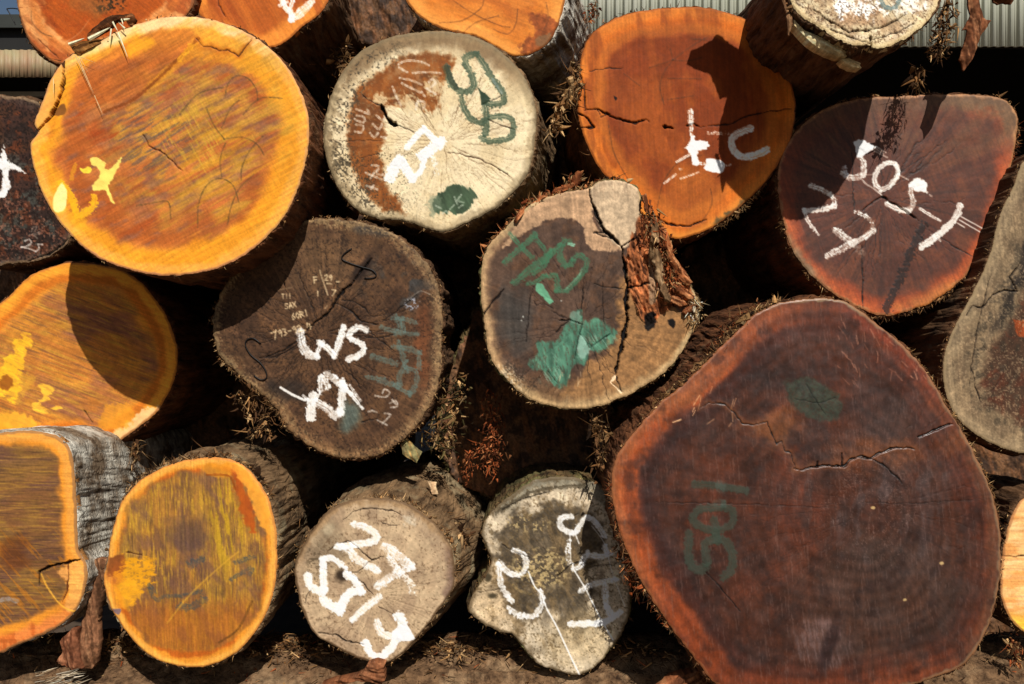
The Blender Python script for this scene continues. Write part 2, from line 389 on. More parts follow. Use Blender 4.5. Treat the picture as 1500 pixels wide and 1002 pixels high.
# ---------------------------------------------------------------- slivers (torn fibre, splinters)
def sliver_mesh(name, items):
    """items: (p0, dir, length, width, bend vec, colour) -> tapered curved prisms"""
    V = []; Q = []; T = []; C = []
    for p0, d, L, w, bend, c in items:
        d = d/np.linalg.norm(d); a = np.cross(d, (.3, .8, .5)); a /= np.linalg.norm(a); b = np.cross(d, a)
        i0 = len(V); a = a*w/2; b = b*w/4
        for k, u in enumerate((0, .4, .75)):
            c0 = p0+d*L*u+bend*u*u; f = (1, .85, .5)[k]
            V += [c0+a*f, c0+b*f, c0-a*f, c0-b*f]
        V.append(p0+d*L+bend); C += [c]*13
        for k in range(2):
            for j in range(4):
                Q.append((i0+k*4+j, i0+k*4+(j+1) % 4, i0+k*4+4+(j+1) % 4, i0+k*4+4+j))
        for j in range(4): T.append((i0+8+j, i0+8+(j+1) % 4, i0+12))
        Q.append((i0+3, i0+2, i0+1, i0))
    return new_mesh(name, np.array(V), Q, T, {'Col': alb(np.array(C)), 'Rough': np.full(len(V), .85)}, smooth=False)
def at(x, y, Y): return np.array([(x-750)/F*Y, Y, -(y-501)/F*Y])
def pick(cols, g):
    c = np.array(cols[g.integers(len(cols))], float); return c*g.uniform(.7, 1.2)
TAN = [(170, 130, 85), (140, 100, 62), (110, 78, 50), (190, 155, 110)]
BRN = [(95, 66, 44), (70, 48, 32), (130, 92, 60), (150, 112, 74)]
RED = [(150, 78, 42), (175, 95, 55), (115, 58, 32), (190, 125, 80)]
PALE = [(215, 195, 155), (235, 220, 190), (190, 160, 115)]
MOSS = [(110, 96, 60), (80, 72, 44), (140, 116, 72), (60, 48, 30)]

def bark_body(fc, pl, parent, mat, axis=(0, 0), length=4.6, lip=3.0, amp=1.0, seed=0, taper=.05, bulge=0.0, lipback=.010):
    """log trunk behind the cut face following its outline"""
    P = fc.P; n = len(P); step = max(1, int(round(2.2/1.5))); P = P[::step]; n = len(P)
    nxt = np.roll(P, -1, 0); prv = np.roll(P, 1, 0); tg = nxt-prv; tg /= np.hypot(tg[:, 0], tg[:, 1])[:, None]+1e-9
    nr = np.stack([tg[:, 1], -tg[:, 0]], 1); c = P.mean(0)
    if ((P-c)*nr).sum() < 0: nr = -nr
    seg = np.hypot(*(nxt-P).T); arc = np.concatenate([[0], np.cumsum(seg)[:-1]]); per = seg.sum()
    k = F/pl.P0[1]                                        # px per metre
    S = np.concatenate([[.0], np.linspace(.006, .5, 60), .5+np.linspace(0, 1, 22)[1:]**1.6*(length-.5)])
    rings = []; W0 = pl.at(P[:, 0], P[:, 1])-pl.P0
    out = np.stack([nr[:, 0], np.zeros(n), -nr[:, 1]], 1)
    th = arc/per*2*math.pi; cx, cz = np.cos(th), np.sin(th)
    R = per/2/math.pi                                     # px radius for seamless noise
    edge = fbm(cx*R/7, cz*R/7, seed+3, 4); edge2 = fbm(cx*R/25, cz*R/25, seed+4, 3)
    # inner ring, tucked behind the face
    rings.append(W0-out*(3.5/k)-pl.N*.012)
    rings.append(W0+out*(.3/k)-pl.N*.006)
    for s in S:
        rad = lip*(1+.7*edge2+.8*edge*max(0, 1-s/.15))*min(1, .55+s/.02)
        u, v = cx*R/13, cz*R/13
        rid = fbm(u+s*.8, v+s*1.3, seed+5, 4); fine = fbm(cx*R/5+s*9, cz*R/5-s*7, seed+6, 3); lump = fbm(cx*2+s*2.5, cz*2+s*1.7, seed+7, 3)
        rad = rad+amp*(3.2*rid*min(1, s/.03+.2)+1.5*fine+7*lump*min(1, s/.35))+bulge*ss(0, .3, np.array(s))*k*.1
        sb = s+lipback+.012*edge*(1 if s < .02 else max(0, 1-s/.2))
        ax = np.array([axis[0], 1.0, axis[1]])
        p = W0*(1-taper*min(1, s/length))+out*(rad/k)[:, None]+ax*np.asarray(sb)[:, None]
        rings.append(p)
    V = np.concatenate(rings); m = len(rings); i = np.arange(n); j = (i+1) % n; Q = []
    for r in range(m-1):
        Q.append(np.stack([r*n+i, r*n+j, (r+1)*n+j, (r+1)*n+i], 1))
    V = np.concatenate([V, rings[-1].mean(0)[None]]); ci = len(V)-1
    T = np.stack([(m-1)*n+i, (m-1)*n+j, np.full(n, ci)], 1)
    me = new_mesh('bark', V, np.concatenate(Q), T)
    return obj('bark', me, mat, parent)

def fringe(fc, pl, parent, n, L=(.008, .03), cols=BRN, a0=None, a1=None, w=(.0012, .0035), seed=0, fwd=.25, name='torn_fibre', down=.3, clump=.2, back=.025):
    g = np.random.default_rng(seed+100); P = fc.P; c = P.mean(0); items = []; m = 0; tries = 0
    k = F/pl.P0[1]
    while m < n and tries < n*40:
        tries += 1; i = int(g.integers(len(P))); p = P[i]; a = math.degrees(math.atan2(p[1]-c[1], p[0]-c[0])) % 360
        if a0 is not None:
            if not ((a0 <= a <= a1) or (a0 <= a+360 <= a1)): continue
        if clump and cols is not None and fbm(np.array([p[0]/14]), np.array([p[1]/14]), seed+8, 2)[0] < clump*g.uniform(-2, 1.5): continue
        q = P[(i+3) % len(P)]; t = (q-p); t = t/(np.hypot(*t)+1e-9); o = np.array([t[1], -t[0]])
        if o@(p-c) < 0: o = -o
        W = pl.at(p[0], p[1])-pl.P0-pl.N*g.uniform(.001, back)+np.array([o[0], 0, -o[1]])*g.uniform(-.002, .008)
        d2 = o*g.uniform(.2, 1.2)+t*g.normal()*.9; d = np.array([d2[0], -fwd*g.uniform(-.5, 1.5), -d2[1]-down*g.random()])
        l = g.uniform(*L)*(2.2 if g.random() < .04 else 1); ww = g.uniform(*w)
        if g.random() < .4: l *= .55; ww = g.uniform(.4, .9)*l
        items.append((W, d, l, ww, g.normal(size=3)*l*.25, pick(cols, g))); m += 1
    return tag(obj(name, sliver_mesh(name, items), M['fibre'], parent), kind='stuff')
def tuft(name, parent, org, path, n, L, cols, w=(.0015, .005), spread=.8, width=.02, seed=0, hang=.6, Y=3.1):
    """fibres scattered along a polyline of photo points at depth Y; org = parent's location relative to the camera"""
    g = np.random.default_rng(seed+500); P = np.array([at(a, b, Y) for a, b in path]); items = []
    for i in range(n):
        u = g.random()*(len(P)-1); j = int(u); f = u-j; p = P[j]*(1-f)+P[min(j+1, len(P)-1)]*f; t = P[min(j+1, len(P)-1)]-P[j]; t = t/(np.linalg.norm(t)+1e-9)
        p = p+g.normal(size=3)*width*np.array([1, .7, 1])-org
        d = t*g.uniform(-.2, 1)+g.normal(size=3)*spread*.6+np.array([0, 0, -hang*g.random()])
        l = g.uniform(*L); ww = g.uniform(*w)
        if g.random() < .45: l *= .6; ww = g.uniform(.35, .7)*l      # broad torn flakes among the strands
        items.append((p, d, l, ww, g.normal(size=3)*l*.35, pick(cols, g)))
    return tag(obj(name, sliver_mesh(name, items), M['fibre'], parent), kind='stuff')
def plate(name, z, pts, Y, cols, parent=None, org=None, thick=.012, nx=0, nz=0, seed=1, rough=1.2, relief=5, ang=90, smooth=False, matl=None, bow=0, yslope=None, dx=1.4):
    """torn slab of bark or wood with its own thickness and relief"""
    O = zp(z, pts)
    if not smooth:   # densify straight edges
        q = []
        for i in range(len(O)):
            a = O[i]; b = O[(i+1) % len(O)]; k = max(1, int(np.hypot(*(b-a))/1.5)); q += [a+(b-a)*j/k for j in range(k)]
        O = np.array(q)
    fc = Face(O, dx=dx, smooth=smooth, rough=rough, seed=seed); fc.base(cols[0])
    fc.mix(cols[1], ss(-.3, .5, fc.n(4, 1, ang, 6))); fc.mix(cols[2], ss(.1, .6, fc.n(2.5, 2, ang, 9))*.8)
    fc.grain(.12); fc.h += relief*fc.n(7, 5, ang, 3)+relief*.5*fc.n(3, 6, ang, 4)-6*(1-ss(0, 5, fc.d))
    if bow: fc.h += bow*np.minimum(fc.d, 14)/14*10
    fc.ro[:] = .85; c = O.mean(0); pl = Plane(c[0], c[1], Y, nx, nz)
    me = face_mesh(name, fc, pl, thick)
    o = obj(name, me, matl or M['fibre'], parent)
    o.location = pl.P0-org if parent is not None else pl.P0+ORG
    return o, pl
# ---------------------------------------------------------------- the logs
GRP = 'cut logs in the stack'
LOGS = {}
def log(key, label, outline, Y, paint, mat='bark_dark', n=(0, 0), pith=None, z='p', rough=.9, category='log', **bk):
    fc = Face(zp(z, outline), rough=rough, seed=len(LOGS)+1)
    fc.pith(*(pith if pith is not None else fc.c))
    c = fc.c; pl = Plane(c[0], c[1], Y, *n)
    e = empty('log', tuple(pl.P0+ORG), label, category, GRP)
    paint(fc); fc.saw_relief = None
    fc.h += 1.2*fc.n(60, 90)+.35*fc.n(9, 91)-3*(1-ss(0, 2.5, fc.d))
    o = obj('cut_face', face_mesh('cut_face', fc, pl), M['wood_wet' if key in ('giant', 'dark_505') else 'wood'], e)
    fc.saw_relief = None
    b = bark_body(fc, pl, e, M[mat], seed=len(LOGS)*11+5, **bk)
    LOGS[key] = (e, fc, pl, pl.P0)
    return e, fc, pl
def pc(x, y, z='p'):
    ox, oy, s = Z[z]; return (ox+x/s, oy+y/s)
WHT = (244, 241, 234)

# 1 ---- big yellow-orange log, upper left
def paint1(f):
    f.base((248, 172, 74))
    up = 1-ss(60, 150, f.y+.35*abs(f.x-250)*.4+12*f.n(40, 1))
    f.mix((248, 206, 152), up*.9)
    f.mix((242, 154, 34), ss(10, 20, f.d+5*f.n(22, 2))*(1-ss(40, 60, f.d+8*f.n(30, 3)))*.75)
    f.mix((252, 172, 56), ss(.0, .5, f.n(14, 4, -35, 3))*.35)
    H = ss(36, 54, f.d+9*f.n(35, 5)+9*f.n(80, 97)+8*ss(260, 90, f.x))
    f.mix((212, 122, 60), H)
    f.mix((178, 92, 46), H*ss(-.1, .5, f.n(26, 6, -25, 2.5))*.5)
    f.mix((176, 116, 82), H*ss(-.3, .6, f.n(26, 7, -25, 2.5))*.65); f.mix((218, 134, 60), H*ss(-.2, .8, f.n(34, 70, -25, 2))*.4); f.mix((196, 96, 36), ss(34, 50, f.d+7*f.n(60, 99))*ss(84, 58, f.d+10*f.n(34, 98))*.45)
    f.mix((190, 88, 40), H*ss(.1, .9, f.n(13, 8, -28, 3))*.5)
    cen = f.ell(300, 190, 120, 130, .35, .35, 30, 9, 30)
    f.streak((212, 160, 62), -22, 12, 2.5, -.5, 1.1, .75, 10, cen)
    f.streak((200, 148, 54), -32, 3, 12, .0, .6, .6, 11, cen)
    f.streak((152, 104, 88), -25, 9, 2.5, .0, .9, .6, 12, H)
    f.streak((120, 100, 92), -30, 3.5, 6, .0, .5, .7, 13, f.ell(225, 200, 62, 50, .5, .3))
    f.streak((212, 168, 60), 62, 2.5, 10, .0, .5, .6, 14, f.ell(285, 195, 45, 60, .5, .3))
    f.streak((216, 150, 44), -30, 5, 8, .1, .4, .6, 15, f.ell(330, 250, 80, 90, .4, .3))
    f.streak((190, 80, 30), -28, 7, 4, .1, .8, .7, 16, f.ell(150, 180, 70, 40, .4, .3, rot=-28))
    # smooth band above the diagonal step
    tri = zp('c1', [(330, 440), (600, 430), (850, 180), (760, 130), (560, 180), (380, 300)])
    f.fill('p', [tuple(p) for p in tri], (206, 112, 46), 4, 5, mx=.6, ang=-35, st=5, var=.15)
    f.fill('c1', [(860, 185), (1060, 245), (1150, 260), (1190, 420), (1120, 330), (940, 270), (820, 270), (620, 430)], (238, 160, 44), 4, 6, mx=.6, ang=-35, st=4)
    f.stroke('c1', [(870, 170), (800, 240), (690, 350), (580, 440), (460, 490)], 14, (150, 72, 22), rag=.3, mx=.65, bristle=.2)
    f.stroke('c1', [(840, 200), (790, 260)], 26, (252, 176, 44), rag=.3, mx=.7)
    f.saw(-28, 2.0, .07, 20, 25); f.saw(62, 2.2, .03, 21, 20); f.grain(.05)
    f.checks(26, *pc(720, 620, 'c1'), 4, 60, .6, 2, (110, 60, 26), 31, .5)
    f.crack('c1', [(865, 170), (890, 205), (925, 203), (960, 225), (1000, 222), (1050, 245), (1085, 200), (1112, 168)], 4.5, 4, (78, 34, 10), halo=(206, 108, 30))
    f.crack('c1', [(275, 275), (280, 330), (272, 400), (245, 470), (205, 530), (155, 582)], 13, 22, (84, 44, 16), taper=False)
    f.fill('c1', [(285, 455), (255, 470), (235, 505), (285, 500)], (160, 100, 44), 1, 1)
    f.fill('c1', [(268, 290), (215, 350), (165, 440), (148, 560), (200, 520), (240, 460), (262, 390)], (246, 176, 96), 2, 2, mx=.6)
    f.crack('c1', [(630, 590), (655, 640), (700, 662), (745, 700), (800, 750)], 5, 6, (92, 42, 18))
    for a in ([(990, 420), (1005, 360), (1045, 332), (1090, 345), (1125, 390), (1132, 440)], [(1070, 505), (1110, 455), (1160, 428), (1240, 432)],
              [(905, 470), (940, 550), (985, 610)], [(985, 612), (1060, 603), (1125, 630), (1160, 680)], [(1155, 600), (1095, 665), (1062, 740), (1060, 790)],
              [(868, 1000), (872, 900), (905, 820), (960, 785), (1020, 810), (1050, 890)], [(1115, 765), (1050, 830), (1015, 910), (1000, 985)],
              [(975, 780), (968, 700), (990, 630)], [(600, 905), (680, 890), (740, 888), (750, 960)], [(790, 500), (850, 430), (900, 400), (980, 385)], [(975, 560), (1010, 480), (1050, 440)]):
        f.stroke('c1', a, 6, (96, 78, 46), rag=.3, mx=.6, bristle=.3, dry=.3)
    Yl = (255, 208, 70)
    f.fill('c1', [(560, 190), (640, 165), (680, 190), (640, 215), (560, 250)], (250, 182, 40), 5, 4, mx=.6)
    f.stroke('f8', [(245, 430), (300, 480), (340, 560), (370, 640), (400, 720), (470, 700), (540, 640), (555, 570)], 70, (250, 186, 40), rag=.3, bristle=.4, mx=.95)
    f.fill('f8', [(330, 720), (480, 700), (460, 800), (330, 800)], (248, 176, 44), 5, 5, mx=.6)
    f.fill('f8', [(250, 425), (275, 450), (300, 500), (298, 610), (262, 680), (200, 690), (176, 640), (182, 560), (215, 480)], (255, 243, 150), 1, .8, rough=.35)
    f.fill('f8', [(515, 205), (560, 190), (655, 250), (640, 290), (690, 300), (800, 190), (770, 290), (710, 400), (680, 470), (735, 610), (700, 590), (650, 490), (560, 500), (530, 460), (590, 390), (600, 330), (575, 270), (530, 265)], (246, 214, 108), .9, 1.4, sc=3, ang=30, st=2)
    f.fill('f8', [(420, 290), (450, 330), (500, 340), (525, 300), (490, 270), (450, 300)], Yl, .9, 1.2)
    f.stroke('f8', [(345, 390), (355, 320), (380, 260)], 34, (232, 158, 44), rag=.3, mx=.8)
    f.rim((214, 160, 110), 2.5, 1, 1.5, mx=.7)
    f.mix((226, 150, 110), (1-ss(0, 6, f.d))*ss(330, 380, f.y)*.6)
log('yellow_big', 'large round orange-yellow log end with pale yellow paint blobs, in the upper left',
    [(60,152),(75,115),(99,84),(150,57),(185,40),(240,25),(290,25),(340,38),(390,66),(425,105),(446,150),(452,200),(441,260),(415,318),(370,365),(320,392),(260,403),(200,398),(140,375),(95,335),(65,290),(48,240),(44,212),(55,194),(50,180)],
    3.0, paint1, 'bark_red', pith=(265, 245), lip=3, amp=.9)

# 2 ---- pale cream log with green number
def paint2(f):
    f.base((228, 209, 172))
    f.mix((212, 188, 144), ss(-.2, .5, f.n(30, 1))*.5)
    rr = f.n(3.2, 3)*.5+fbm(f.ang*14, f.r/26, 5, 3)*.9
    P = zp('f1', [(130, 330), (200, 240), (330, 150), (420, 85), (560, 60), (700, 80), (690, 200), (640, 330), (600, 400), (480, 380), (400, 370), (330, 380), (330, 470), (330, 560), (290, 640), (320, 700), (320, 800), (390, 880), (430, 980), (300, 950), (200, 850), (150, 750), (110, 600), (115, 450)])
    P = catmull(P); dd, _, _ = nearest_on(f.x, f.y, P[::2]); dd = np.where(inside(f.x, f.y, P[::2]), dd, -dd)
    m = ss(-3, 6, dd+4.5*rr+3*f.n(11, 33))*(1-.3*ss(.0, .9, f.n(13, 34)-.004*(f.y-140)))
    f.mix((160, 92, 42), m); f.mix((186, 112, 52), m*ss(0, .5, f.n(12, 4))*.6); f.mix((120, 76, 44), m*ss(.1, .5, f.n(16, 6))*.5)
    f.mix((150, 128, 96), ss(30, 8, f.d+8*f.n(10, 8))*ss(640, 560, f.x+f.y*.3)*.85*ss(-.5, .2, f.n(7, 9)))
    f.mix((142, 112, 78), ss(36, 14, f.d+8*f.n(12, 8))*ss(150, 90, f.y)*.8)
    f.specks((84, 74, 58), 2.6, .2, .35, .75, 10, ss(52, 34, f.d)*ss(4, 12, f.d)*ss(620, 540, f.x))
    f.specks((74, 62, 44), 2.0, .45, .2, .7, 11, ss(340, 250, f.y*0+abs(f.y-290)*4)*ss(640, 560, f.x))
    f.specks((170, 142, 102), 2.4, .6, .3, .4, 12)
    
    for q in ((300, 330, 12), (450, 345, 14), (610, 260, 16), (500, 380, 14)): f.mix((222, 200, 158), f.ell(*pc(q[0], q[1], 'f1'), q[2], q[2]*.7, .5, .7, 4, 15)*.8)
    f.rim((128, 110, 84), 3, 2, 3, 8, mx=.9); f.rim((158, 138, 104), 9, 4, 5, mx=.5)
    f.rays(70, .04); f.rings(16, .02); f.grain(.035)
    cx, cy = pc(650, 570, 'f1')
    f.checks(90, cx, cy, 6, 150, .7, 3, (96, 62, 36), 32, .6)
    f.crack('f1', [(195, 305), (250, 340), (300, 370)], 5, 3); f.crack('f1', [(298, 365), (335, 430), (360, 460), (395, 478)], 24, 22, (26, 16, 10))
    f.crack('f1', [(395, 475), (440, 490), (485, 515)], 5, 3); f.crack('f1', [(680, 630), (770, 645), (850, 665), (950, 710), (1050, 785)], 6, 4, (80, 48, 28))
    f.crack('f1', [(0, 562), (150, 562), (305, 562)], 4, 3, (80, 48, 28)); f.crack('f1', [(175, 660), (260, 640), (300, 630)], 4, 3, (80, 48, 28))
    f.crack('f1', [(900, 440), (980, 480), (1060, 500)], 7, 3, (70, 50, 36)); f.crack('f1', [(870, 360), (930, 335), (985, 305)], 6, 3, (50, 44, 36))
    G = (82, 104, 80)
    for p, w in (([(672, 150), (690, 220), (730, 275), (790, 285), (822, 250), (812, 190), (778, 130), (785, 90), (840, 72)], 38), ([(840, 72), (880, 130), (930, 210), (985, 290), (990, 345), (930, 358), (885, 345)], 36),
                 ([(890, 345), (893, 420), (890, 520)], 42), ([(755, 320), (770, 385), (810, 440), (860, 462), (885, 450)], 36), ([(915, 432), (1000, 428), (1045, 450), (1045, 520), (1020, 550), (930, 565), (865, 545)], 34)):
        f.stroke('f1', p, w, G, rag=.25, bristle=.45, mx=.88, dry=.15)
    f.stroke('f1', [(675, 150), (695, 215), (725, 262)], 30, (62, 74, 54), rag=.2, mx=.7); f.stroke('f1', [(930, 215), (985, 295)], 14, (160, 182, 190), mx=.5, bristle=.6)
    f.fill('f1', [(848, 262), (920, 325), (870, 365)], (66, 88, 64), 1, 1.5, smooth=False)
    f.fill('f1', [(600, 900), (640, 850), (700, 822), (780, 822), (838, 870), (820, 930), (760, 975), (680, 965), (600, 975)], (72, 96, 70), 1.5, 4, mx=.93, var=.2, ang=60, st=3)
    f.fill('f1', [(560, 900), (620, 880), (640, 960), (590, 985)], (128, 142, 116), 3, 6, mx=.6)
    for p, w in (([(350, 770), (375, 715), (402, 672)], 74), ([(405, 680), (440, 715), (478, 775)], 62), ([(480, 772), (525, 735), (548, 660)], 34), ([(535, 650), (590, 610), (635, 572)], 74), ([(448, 602), (500, 540), (545, 498)], 40), ([(545, 495), (590, 545), (630, 575)], 42)):
        f.stroke('f1', p, w, (255, 252, 246), rag=.15, bristle=.12, soft=.8)
    f.stroke('f1', [(585, 640), (600, 690), (615, 750)], 34, WHT, mx=.8, dry=.8, rag=.4)
    w = (226, 214, 196)
    for p in ([(160, 385), (235, 412), (222, 390)], [(152, 440), (200, 462), (208, 432), (165, 420)], [(155, 512), (190, 515), (200, 480), (160, 472)], [(240, 520), (262, 545), (285, 520)], [(255, 470), (290, 500), (305, 470)], [(275, 420), (310, 450), (322, 425)], [(300, 540), (330, 548)],
              [(400, 132), (440, 112), (520, 116), (572, 138)], [(402, 150), (450, 178)], [(480, 182), (560, 176), (640, 182)], [(408, 210), (470, 222), (530, 248)], [(365, 260), (412, 366)], [(572, 232), (590, 214), (608, 240), (582, 262)],
              [(500, 385), (508, 340), (548, 348), (540, 382)], [(530, 290), (548, 312)], [(215, 745), (305, 782)], [(242, 775), (268, 735)], [(250, 702), (288, 710), (275, 748), (312, 757)], [(222, 818), (280, 838)], [(245, 835), (262, 815)], [(560, 270), (610, 300)], [(420, 240), (520, 290)]):
        f.stroke('f1', p, 12, w, rag=.2, mx=.85, dry=.35)
    for p in ([(715, 880), (732, 922)], [(755, 868), (735, 900), (768, 912)], [(690, 950), (714, 925)], [(650, 975), (665, 960), (685, 975)], [(610, 930), (640, 945)], [(740, 940), (765, 925)]): f.stroke('f1', p, 9, (196, 204, 184), dry=.3, mx=.8)
log('cream', 'pale cream log end with green numbers and white brush strokes, near the top centre',
    [(474,205),(480,155),(500,108),(530,74),(570,55),(620,46),(670,48),(715,63),(750,90),(773,122),(785,162),(783,212),(776,245),(762,270),(728,303),(690,323),(650,339),(617,331),(588,322),(553,320),(520,305),(497,277),(481,242)],
    3.2, paint2, 'bark_tan', pith=pc(650, 570, 'f1'), axis=(.13, -.02), lip=3, amp=.7)

# 3 ---- orange log with a white C
def paint3(f):
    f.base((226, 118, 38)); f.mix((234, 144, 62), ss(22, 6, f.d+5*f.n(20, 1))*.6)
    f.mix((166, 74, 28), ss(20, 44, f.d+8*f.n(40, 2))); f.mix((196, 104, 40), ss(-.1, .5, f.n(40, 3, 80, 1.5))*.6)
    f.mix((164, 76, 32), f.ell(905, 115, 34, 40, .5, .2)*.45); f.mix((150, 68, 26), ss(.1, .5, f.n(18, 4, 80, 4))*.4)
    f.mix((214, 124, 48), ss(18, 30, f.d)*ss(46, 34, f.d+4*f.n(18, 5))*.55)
    f.mix((206, 118, 48), f.ell(*pc(560, 760, 'c3'), 48, 44, .35, .15)*.6)
    f.saw(88, 2, .05, 6, 30); f.grain(.05); f.rings(13, .02)
    f.mix((236, 150, 62), ss(14, 2, f.d)*ss(250, 300, f.y)*.8); f.mix((120, 96, 60), ss(9, 2, f.d+4*f.n(6, 9))*f.ell(1065, 308, 36, 26, .3, .2))
    f.rim((170, 96, 48), 2.2, 1, 1.5, mx=.7)
    k = (64, 30, 12)
    f.crack('c3', [(168, 275), (230, 265), (300, 263)], 4, 2, k); f.crack('c3', [(150, 430), (205, 422), (240, 445), (300, 465), (350, 477), (385, 460), (402, 470)], 7, 8, k); f.crack('c3', [(200, 420), (212, 450), (250, 440)], 5, 4, k)
    f.crack('c3', [(452, 490), (490, 495)], 13, 14, (30, 14, 6)); f.crack('c3', [(540, 488), (570, 478), (592, 492)], 8, 8, k); f.crack('c3', [(592, 492), (700, 480), (800, 440), (950, 420)], 5, 4, k)
    f.crack('c3', [(135, 290), (150, 350), (152, 425)], 8, 6, k); f.crack('c3', [(120, 435), (155, 455), (185, 490), (135, 495)], 9, 8, (40, 20, 10)); f.crack('c3', [(405, 830), (470, 868), (560, 872), (620, 850)], 7, 6, k)
    f.fill('c3', [(260, 370), (274, 378), (268, 388)], (40, 20, 10), .6, .5)
    g = (92, 56, 30)
    for p in ([(490, 232), (455, 280), (440, 335), (455, 405)], [(490, 232), (560, 180), (620, 145)], [(490, 232), (400, 262)], [(490, 232), (550, 235), (600, 222)], [(490, 232), (480, 190)], [(470, 303), (600, 305)], [(470, 385), (570, 370)], [(430, 800), (455, 700), (520, 620), (600, 600)], [(600, 860), (640, 790), (636, 730)], [(240, 470), (262, 590), (320, 700)], [(360, 330), (300, 285)], [(560, 150), (620, 155)]):
        f.stroke('c3', p, 4.5, g, rag=.3, mx=.55, dry=.3)
    W = WHT
    f.stroke('f3', [(393, 112), (398, 212)], 80, W, rag=.15, dry=.2); f.stroke('f3', [(402, 250), (412, 380)], 44, W, rag=.3, dry=.5); 
    f.fill('f3', [(325, 515), (360, 490), (395, 440), (400, 380), (440, 380), (450, 430), (590, 440), (620, 490), (560, 530), (480, 550), (475, 620), (500, 680), (470, 710), (420, 700), (405, 600), (370, 540)], W, .9, 1.6, sc=3, ang=15, st=2, smooth=False)
    f.stroke('f3', [(240, 672), (400, 585)], 30, W); f.stroke('f3', [(450, 690), (550, 690)], 40, W, dry=.5)
    f.fill('f3', [(590, 635), (720, 650), (785, 700), (750, 790), (650, 790), (550, 750), (570, 690)], W, .8, .8)
    f.stroke('f3', [(100, 912), (190, 845), (232, 812)], 24, W, dry=.3, taper=-.1); f.stroke('f3', [(285, 862), (390, 825), (490, 788)], 22, W, dry=.3); f.stroke('f3', [(275, 755), (300, 755)], 24, W, dry=.4); f.stroke('f3', [(800, 715), (850, 705)], 18, W, dry=.6)
    f.stroke('f3', [(1080, 292), (980, 330), (890, 375), (858, 450), (880, 540), (960, 605), (1060, 612), (1170, 580), (1255, 535)], 92, (250, 248, 242), rag=.12, bristle=.3)
    f.stroke('f3', [(600, 345), (720, 352), (860, 350)], 42, W, dry=.85, mx=.75, rag=.35)
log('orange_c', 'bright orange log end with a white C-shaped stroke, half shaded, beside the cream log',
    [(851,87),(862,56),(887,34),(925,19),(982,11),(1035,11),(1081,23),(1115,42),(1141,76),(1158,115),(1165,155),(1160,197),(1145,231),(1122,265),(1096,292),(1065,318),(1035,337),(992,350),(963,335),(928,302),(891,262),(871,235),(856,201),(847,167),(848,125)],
    3.3, paint3, 'bark_red', pith=(990, 190), lip=2.5, amp=.8)

